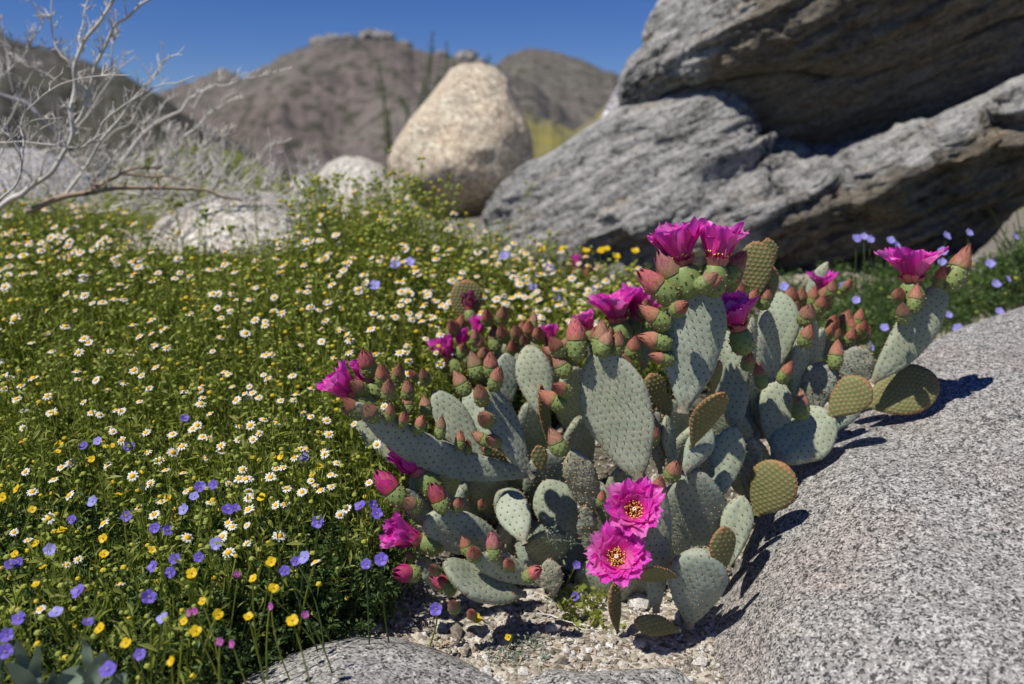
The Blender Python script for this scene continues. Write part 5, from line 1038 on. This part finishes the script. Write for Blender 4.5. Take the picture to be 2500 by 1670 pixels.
# ------------------------------------------------------------------ individual flowers
def stem_to_ground(head, r, lean=0.03):
    x, y = head[0] + r.normal(0, lean), head[1] + r.normal(0, lean * .6) + 0.01; z = float(zg(x, y)); b = np.array([x, y, z - 0.003]); m_ = (b + head) / 2 + np.array([r.normal(0, .008), r.normal(0, .008), 0.02])
    s = np.linspace(0, 1, 7)[:, None]; return (1 - s) ** 2 * b + 2 * s * (1 - s) * m_ + s ** 2 * head
def head_daisy(seed, nr=12):
    r = np.random.default_rng(seed); g1 = Geo()
    for i in range(nr):
        a = (i + r.uniform(-.2, .2)) / nr * 6.283; s = np.linspace(0, 1, 5); wq = np.array([.10, .15, .175, .155, .06]); L0 = r.uniform(.88, 1.08); rd = 0.30 + (L0 - 0.30) * s; z = 0.03 - 0.16 * s ** 2 * r.uniform(-.3, 1.6)
        V = np.stack([np.stack([rd * math.cos(a) - q * wq * math.sin(a), rd * math.sin(a) + q * wq * math.cos(a), z - abs(q) * .03], -1) for q in (-1, 0, 1)], 1); g1.add(V, gridF(5, 3))
    g2 = Geo(); th = np.linspace(0, np.pi * .62, 6)[:, None]; ph = np.arange(12) / 12 * 6.283
    rr_ = 0.49 * (1 + 0.05 * r.normal(0, 1, (6, 12))); S = np.stack([rr_ * np.sin(th) * np.cos(ph), rr_ * np.sin(th) * np.sin(ph), rr_ * np.cos(th) * .72 - 0.04], -1); g2.add(S, gridF(6, 12, wrap_m=True)); g2.add(S[0][::1], np.array([list(range(12))]))
    return g1, g2
HD = [head_daisy(i, n_) for i, n_ in enumerate((12, 11, 13, 10, 9, 12))]
HDm = [(a.mesh('rays', [M['white']]), b.mesh('disc', [M['disc']], True)) for a, b in HD]
def petals_mesh(kind, seed, mk):
    r = np.random.default_rng(seed); g = Geo(); n_ = 4 if kind == 'y' else 5
    for i in range(n_):
        a = (i + r.uniform(-.08, .08)) / n_ * 6.283; s = np.linspace(0, 1, 6); wq = (np.array([.06, .30, .50, .58, .50, .24]) if kind == 'y' else np.array([.10, .34, .50, .55, .44, .18])); rd = 0.06 + 0.94 * s; lift = r.uniform(.20, .45)
        V = np.stack([np.stack([rd * math.cos(a) - q * wq * math.sin(a), rd * math.sin(a) + q * wq * math.cos(a), lift * s ** 1.3 - 0.10 * abs(q) * s + 0.03 * math.sin(q * 5 + seed)], -1) for q in (-1, -.5, 0, .5, 1)], 1)
        A = np.zeros((30, 3)); A[:, 2] = np.repeat(np.clip(1 - s * 2.2, 0, 1), 5) * (0 if kind == 'y' else .8); g.add(V, gridF(6, 5), 0, A)
    g2 = Geo()
    for i in range(6 if kind != 'y' else 14):
        a = i * 2.4; d = np.array([math.cos(a) * .14, math.sin(a) * .14, .32 if kind != 'y' else .22]); g2.add(*tube(np.array([[0, 0, 0], d * .6, d]), 0.018, 3)[:2]); g2.add(IV * .045 + d, IF)
    return g.mesh('petals', [mk]), g2.mesh('stamens', [M['white'] if kind != 'y' else M['disc']])
HY = [petals_mesh('y', i, M['yellow']) for i in range(4)]; HV = [petals_mesh('p', i + 9, M['purple']) for i in range(4)]; HL = [petals_mesh('p', i + 19, M['lilac']) for i in range(3)]; HK = [petals_mesh('p', 40, M['pinkp'])]
def place_flower(name, cat, label, group, head, size, meshes, r, normal=None, detailed=True, merged=None, sm='leaf', lean=0.03):
    """head = world point of the flower; its stem runs down to the ground"""
    if normal is None: normal = np.array([r.normal(-0.05, .28), r.normal(-.42, .30), 1.0])
    S = stem_to_ground(head, r, lean)
    rt = empty(name, tuple(S[0])); tag(rt, label, cat, group)
    g = Geo(); g.add(*tube(S, 0.0011, 4)[:2]); g.build('stem', M[sm], rt, origin=S[0])
    m4 = Matrix.Translation(Vector(head) - Vector(S[0])) @ rotmat(normal).to_4x4() @ Matrix.Rotation(r.uniform(0, 6), 4, 'Z') @ Matrix.Scale(size, 4)
    for me in meshes:
        o = bpy.data.objects.new(me.name, me); col.objects.link(o); o.parent = rt; o.matrix_local = m4
    return rt
r = np.random.default_rng(99)
def zone(u, v):
    if v < 620:
        if u < 330: return 'in the hazy green band below the bare shrub'
        if u < 800: return 'in front of the pale rounded boulder'
        return 'below the tan balanced boulder'
    if v < 1000:
        if u < 450: return 'in the left part of the flower meadow'
        if u < 900: return 'in the middle of the flower meadow'
        return 'in the meadow strip behind the blurred cactus clump'
    if u < 430: return 'near the purple flowers at lower left'
    if u < 760: return 'in the lower middle of the flower meadow'
    return 'beside the left flank of the cactus'
K1, K5, K3 = .4274, .3827, .3833
D1 = [(295,15),(570,30),(130,105),(835,130),(620,105),(645,125),(985,140),(1100,110),(1125,90),(1155,155),(1190,160),(1360,170),(1445,170),(1580,75),(1865,60),(1880,140),(1260,205),(1265,240),(1040,210),(840,245),(945,345),(145,355),(350,330),(305,400),(395,490),(185,470),(830,435),(1045,360),(1575,335),(1615,330),(1365,395),(1405,395),(1545,385),(1715,225),(1855,255),(1420,505),(1195,530),(920,525),(1725,470),(1800,430),(1830,460),(1885,370),(1420,570),(1070,730),(1410,765),(1270,725),(1595,720),(1305,815),(160,745),(445,855),(380,885),(690,995),(230,1140),(1940,600),(1980,565),(1800,870),(1890,440),(880,600),(790,560),(280,620),(80,700),(1430,90),(1640,450),(1575,545),(1410,660),(1775,40)]
D5 = [(130,665),(85,1000),(300,935),(475,935),(330,1195),(200,1140),(510,580),(530,725),(765,765),(790,865),(880,655),(970,750),(1175,430),(1140,605),(1340,675),(1450,560),(1495,690),(1385,920),(1470,940),(1565,1080),(1625,995),(1690,1005),(1355,1195),(1210,955),(965,995),(1040,1055),(1435,1040),(1505,865),(1935,645),(1980,490),(1780,505),(1795,950),(1970,920),(2050,1135),(2075,1005),(2180,1050),(1680,1345),(1480,1420),(1560,1465),(1650,1490),(890,1515),(950,1430),(130,1415),(105,1500),(300,1480),(530,1520),(65,1365),(30,785),(2200,630),(2140,455),(1970,780),(1960,815),(1890,1470),(1790,1510),(1730,1215),(410,465),(660,385),(1070,475)]
D3 = [(260,370),(230,415),(680,395),(710,445),(580,490),(640,610),(595,640),(325,540),(730,740),(590,940),(625,940),(265,940),(115,740),(405,790),(90,870),(645,895),(1310,460),(1345,480),(1205,600),(1175,380),(1150,545),(1370,305),(740,555),(185,190),(460,95),(880,650),(130,1375),(135,1460),(800,445),(410,335),(1470,445),(1190,485),(25,650),(75,670)]
dpx = [(x * K1, 1000 + y * K1) for x, y in D1] + [(x * K5, 400 + y * K5) for x, y in D5] + [(750 + x * K3, 500 + y * K3) for x, y in D3]
heads = [canopy_hit(u, v, 0.012) for u, v in dpx]
xy = sample(1900, 12, 0.7, 2.5, 0.75)
dens = vnoise(np.stack([xy[:, 0] * 3, xy[:, 1] * 3, 0 * xy[:, 0]], -1), 77); uu_, vv_ = proj(np.stack([xy[:, 0], xy[:, 1], zg(xy[:, 0], xy[:, 1]) + 0.16], -1))
keep = (r.random(len(xy)) < 0.50 + 0.35 * dens) & ((vv_ < 1200) | (r.random(len(xy)) < 0.16)) & (vv_ < 1500)
xy = xy[keep]
for p in xy: heads.append(np.array([p[0], p[1], float(zg(p[0], p[1]) + plant_h(p[0], p[1])) * 1.0 + r.uniform(-0.02, 0.025)]))
heads = np.array(heads); uv = np.stack(proj(heads), -1); inside = (uv[:, 0] > -10) & (uv[:, 0] < 2500) & (uv[:, 1] < 1680)
szs = r.uniform(0.0048, 0.0082, len(heads)) * (1 + 0.35 * sstep(0.95, 1.7, heads[:, 1])); app = szs / heads[:, 1] * inside; app[:len(dpx)] *= 1.25
order = np.argsort(-app)
merged = Geo()
for rank, i in enumerate(order):
    h = heads[i]; k = r.integers(0, 6); nrm = np.array([r.normal(-0.05, .30), r.normal(-.45, .30), 1.0])
    if rank < 295:
        u, v = uv[i]
        place_flower('daisy', 'daisy', 'white daisy with yellow centre ' + zone(u, v), 'small daisies in the flower meadow', h, szs[i], HDm[k], r, nrm)
    else:
        Rm = np.array(rotmat(nrm)); a, b = HD[k]
        for gg_, mi in ((a, 1), (b, 2)):
            base = 0; V = np.concatenate(gg_.V) @ Rm.T * szs[i] + h; n0 = 0
            for Vv, Ff in zip(gg_.V, gg_.F):
                merged.add(Vv @ Rm.T * szs[i] + h, Ff - n0, mi); n0 += len(Vv)
        S = stem_to_ground(h, r); merged.add(*tube(S, 0.0009, 3)[:2], m=0)
tag(merged.build('daisies', [M['leaf'], M['white'], M['disc']]), 'smaller and farther daisies of the flower meadow', kind='stuff')

PV = [(378,1289),(408,1295),(374,1383),(427,1365),(417,1397),(363,1457),(310,1261),(227,1224),(177,1269),(205,1088),(239,1077),(489,1188),(521,1184),(474,1212),(556,1244),(573,1241),(449,1244),(451,1021),(316,1090),(528,1327),(485,1361),(722,1370),(744,1361),(695,1393),(776,1274),(742,1118),(192,1444),(47,1511),(137,1496),(214,1519),(17,1551),(13,1590),(342,1598),(265,1635),(122,1342),(26,1380),(47,1372),(398,1509),(880,1235),(910,1233),(920,1254),(894,1377),(931,1366)]
for i, (u, v) in enumerate(PV):
    dk = i in (0, 1, 2, 3, 4, 23, 30, 31, 27, 41, 40); nm = np.array([r.normal(0, .4), -0.9 + r.normal(0, .4), 0.9])
    place_flower('phacelia_flower', 'purple flower', ('deep violet' if dk else 'blue-violet') + ' five-petalled flower ' + zone(u, v), 'violet flowers of the meadow', canopy_hit(u, v, 0.012), r.uniform(0.0055, 0.0080), (HV if (dk or i % 3 == 0) else HL if i % 3 == 1 else HV)[i % 3], r, nm, sm='leaf_dark')
for (u, v, Y) in [(1408, 1379, 1.0), (1404, 1456, .98), (1064, 1487, .86)]:
    place_flower('phacelia_flower', 'purple flower', {1408: 'dark violet flower in the shade left of the lower open cactus flower', 1404: 'tiny dark violet flower on the gravel above the soft green weeds', 1064: 'violet flower on the gravel at the lower left of the cactus'}[u], None, pt(u, v, Y), 0.006 if u != 1064 else 0.008, HV[0], r, np.array([0, -1, .6]), lean=.01)
YL = [(276,1088),(224,1121),(350,1150),(288,1207),(41,1194),(6,1214),(79,1244),(252,1314),(254,1353),(107,1385),(150,1295),(85,1327),(36,1353),(88,1427),(372,1342),(410,1216),(639,1214),(686,1115),(782,1139),(763,1158),(468,1400),(662,1372),(667,1436),(494,1468),(532,1500),(607,1506),(714,1515),(477,1541),(308,1570),(419,1615),(244,1534),(449,1517),(145,1085),(141,1103),(618,1412)]
for i, (u, v) in enumerate(YL):
    place_flower('yellow_flower', 'yellow flower', 'bright yellow four-petalled flower ' + zone(u, v), 'yellow flowers of the meadow', canopy_hit(u, v, 0.012), r.uniform(0.0038, 0.0060), HY[i % 4], r, np.array([r.normal(0, .35), -.6 + r.normal(0, .3), 0.9]))
for (u, v, l_) in [(1164, 1517, 'single yellow flower on the dark gravel under the cactus'), (1240, 1565, 'tiny yellow flower low on the gravel between the cactus and the grey weed')]:
    p = ground_hit(u, v + 30); place_flower('yellow_flower', 'yellow flower', l_, None, p + np.array([0, 0, .022]), 0.0065 if u < 1200 else .004, HY[0], r, np.array([0, -.8, 1.0]), lean=.01)
for (u, v) in [(1325,607),(1375,607),(1467,613),(1505,626),(1551,613),(1285,761),(1300,661),(1480, 608),(1430,612)]:
    place_flower('yellow_flower', 'yellow flower', 'blurred yellow flower at the foot of the light grey rock slab' if v < 640 else 'blurred yellow flower in the greenery behind the small cactus', 'yellow flowers by the rock', pt(u, v, 1.9), 0.010, HY[1], r, np.array([0, -.6, 1]), lean=.02)
for (u, v, Y) in [(2109,578,1.7),(2090,583,1.7),(2125,585,1.72),(2175,587,1.7),(2190,599,1.7),(2311,576,1.7),(2366,568,1.7),(2301,614,1.6),(1914,700,1.5),(2090,733,1.5),(2316,769,1.7),(2339,802,1.6),(2159,800,1.5),(2123,846,1.5),(2478,578,1.8),(2418,644,1.8),(2432,693,1.8),(2461,681,1.8),(2300,640,1.7),(2060,700,1.5),(2440,760,1.75)]:
    place_flower('phacelia_flower', 'lilac flower', 'pale blue-violet flower ' + ('at the dark right end of the rock slab' if u > 2330 else 'behind the right-hand cactus flower' if u > 2150 else 'between the right-hand cactus pads and the dark rock'), 'blue-violet flowers behind the cactus', pt(u, v, Y), r.uniform(0.008, 0.0105), HL[int(u) % 3], r, np.array([r.normal(0, .3), -1, .8]), sm='leaf_dark')
for (u, v) in [(1231,625),(1457,705),(1359,726),(965,646),(915,697),(1340,655),(1000, 640), (1300, 700)]:
    place_flower('phacelia_flower', 'lilac flower', 'blurred pale lilac flower ' + ('below the light grey rock slab' if u > 1100 else 'among the distant daisies'), 'lilac flowers far in the meadow', pt(u, v, 1.75) if u > 1100 else canopy_hit(u, v, .01), 0.011, HL[1], r, np.array([0, -.9, .9]))
for (u, v) in [(578,1402),(462,1496),(475,1492),(537,1566),(567,1572),(662,1480),(745,1500)]:
    place_flower('pink_flower', 'pink flower', 'tiny pink-purple flower in the greenery near the bottom of the meadow', 'tiny pink flowers', canopy_hit(u, v, 0), 0.0040, HK[0], r, np.array([r.normal(0, .4), -1, .5]))
# grey-green broad-leaved plant in the lower left corner
bl = empty('broadleaf_plant', tuple(canopy_hit(130, 1660) - np.array([0, -0.03, .12]))); tag(bl, 'plant with broad grey-green leaves in the bottom left corner of the meadow', 'plant')
for i, (u0, v0, u1, v1, wp) in enumerate([(70, 1690, 40, 1560, 34), (90, 1700, 95, 1580, 30), (100, 1700, 20, 1620, 40), (215, 1680, 190, 1560, 42), (120, 1690, 185, 1640, 60), (200, 1700, 260, 1590, 50), (160, 1720, 125, 1640, 50), (-10, 1690, -30, 1580, 40), (230, 1700, 300, 1650, 40)]):
    p0 = pt(u0, v0, .64); p1 = pt(u1, v1, .64 - .015 * (i % 3)); a = p1 - p0; L0 = np.linalg.norm(a); a /= L0; cm = np.array([0, 0, CAM_H]) - p0; n_ = cm - a * cm.dot(a); n_ /= np.linalg.norm(n_); n_ = n_ + np.array([r.normal(0, .5), 0, .3]); sd_ = np.cross(a, n_); sd_ /= np.linalg.norm(sd_)
    s = np.linspace(0, 1, 12); q = np.linspace(-1, 1, 5); wd = wp / 2 * .64 / FPX * np.sin(np.pi * s ** .8) ** .7 + .0004
    V = p0 + a * (s * L0)[:, None, None] + sd_ * (wd[:, None] * q)[..., None] + n_ * (np.abs(q)[None] * wd[:, None] * .35 - 0.012 * np.sin(3 * s)[:, None] + 0.003 * np.sin(s * 9 + i)[:, None])[..., None]
    g = Geo(); g.add(V, gridF(12, 5)); g.build('leaf', M['leaf_grey'], bl, origin=p0)
# dry brown litter on the gravel
g = Geo()
for i in range(420):
    p = ground_hit(r.uniform(880, 1640), r.uniform(1440, 1640)) + np.array([0, 0, .003]); a = r.uniform(0, 6.28); l_ = r.uniform(.003, .014); w_ = r.uniform(.0006, .0022); d = np.array([math.cos(a), math.sin(a), r.normal(0, .15)]); e = np.array([-math.sin(a), math.cos(a), r.normal(0, .3)])
    g.add(np.array([p - d * l_ / 2, p + e * w_, p + d * l_ / 2, p - e * w_ + np.array([0, 0, .001])]), np.array([[0, 1, 2, 3]]))
tag(g.build('leaf_litter', M['wood'], smooth=False), 'scraps of dry brown plant litter on the gravel below the cactus', kind='stuff')
# dry twig on the gravel
g = Geo()
for p_, w_ in (([(1310, 1508), (1345, 1512), (1380, 1526), (1440, 1538)], 5), ([(1345, 1512), (1320, 1525)], 3), ([(1330, 1510), (1315, 1498)], 3), ([(1395, 1529), (1420, 1545), (1470, 1550)], 3)):
    Pg = np.array([ground_hit(*q) + np.array([0, 0, .006]) for q in p_]); Pg = spline(Pg, 12); g.add(*tube(Pg, np.linspace(1, .5, 12) * w_ / 2 / FPX * .95, 5)[:2])
tag(g.build('twig', M['twig'], origin=ground_hit(1345, 1512)), 'thin pale dry twig lying on the gravel under the cactus', 'twig')
# thin weed stem with fine leaves reaching in front of the shaded base
g = Geo(); Pg = spline(np.array([pt(1470, 1330, .95), pt(1420, 1328, .93), pt(1380, 1320, .92), pt(1345, 1318, .92)]), 14); g.add(*tube(Pg, .0009, 4)[:2])
Pb = spline(np.array([pt(1385, 1322, .925), pt(1360, 1300, .92), pt(1345, 1285, .92)]), 8); g.add(*tube(Pb, .0007, 4)[:2])
for c in (pt(1345, 1282, .92), pt(1350, 1318, .92), pt(1362, 1335, .92), pt(1395, 1322, .92), pt(1340, 1300, .92)):
    for k in range(22):
        d = r.normal(0, 1, 3); d /= np.linalg.norm(d); e = np.cross(d, r.normal(0, 1, 3)); e /= np.linalg.norm(e); q = c + r.normal(0, .0045, 3); g.add(np.array([q, q + d * .003 + e * .0012, q + d * .006, q + d * .003 - e * .0012]), np.array([[0, 1, 2, 3]]))
tag(g.build('weed', M['leaf_grey'], smooth=False, origin=Pg[0]), 'thin feathery weed sprig across the dark gap at the centre of the cactus', 'weed')
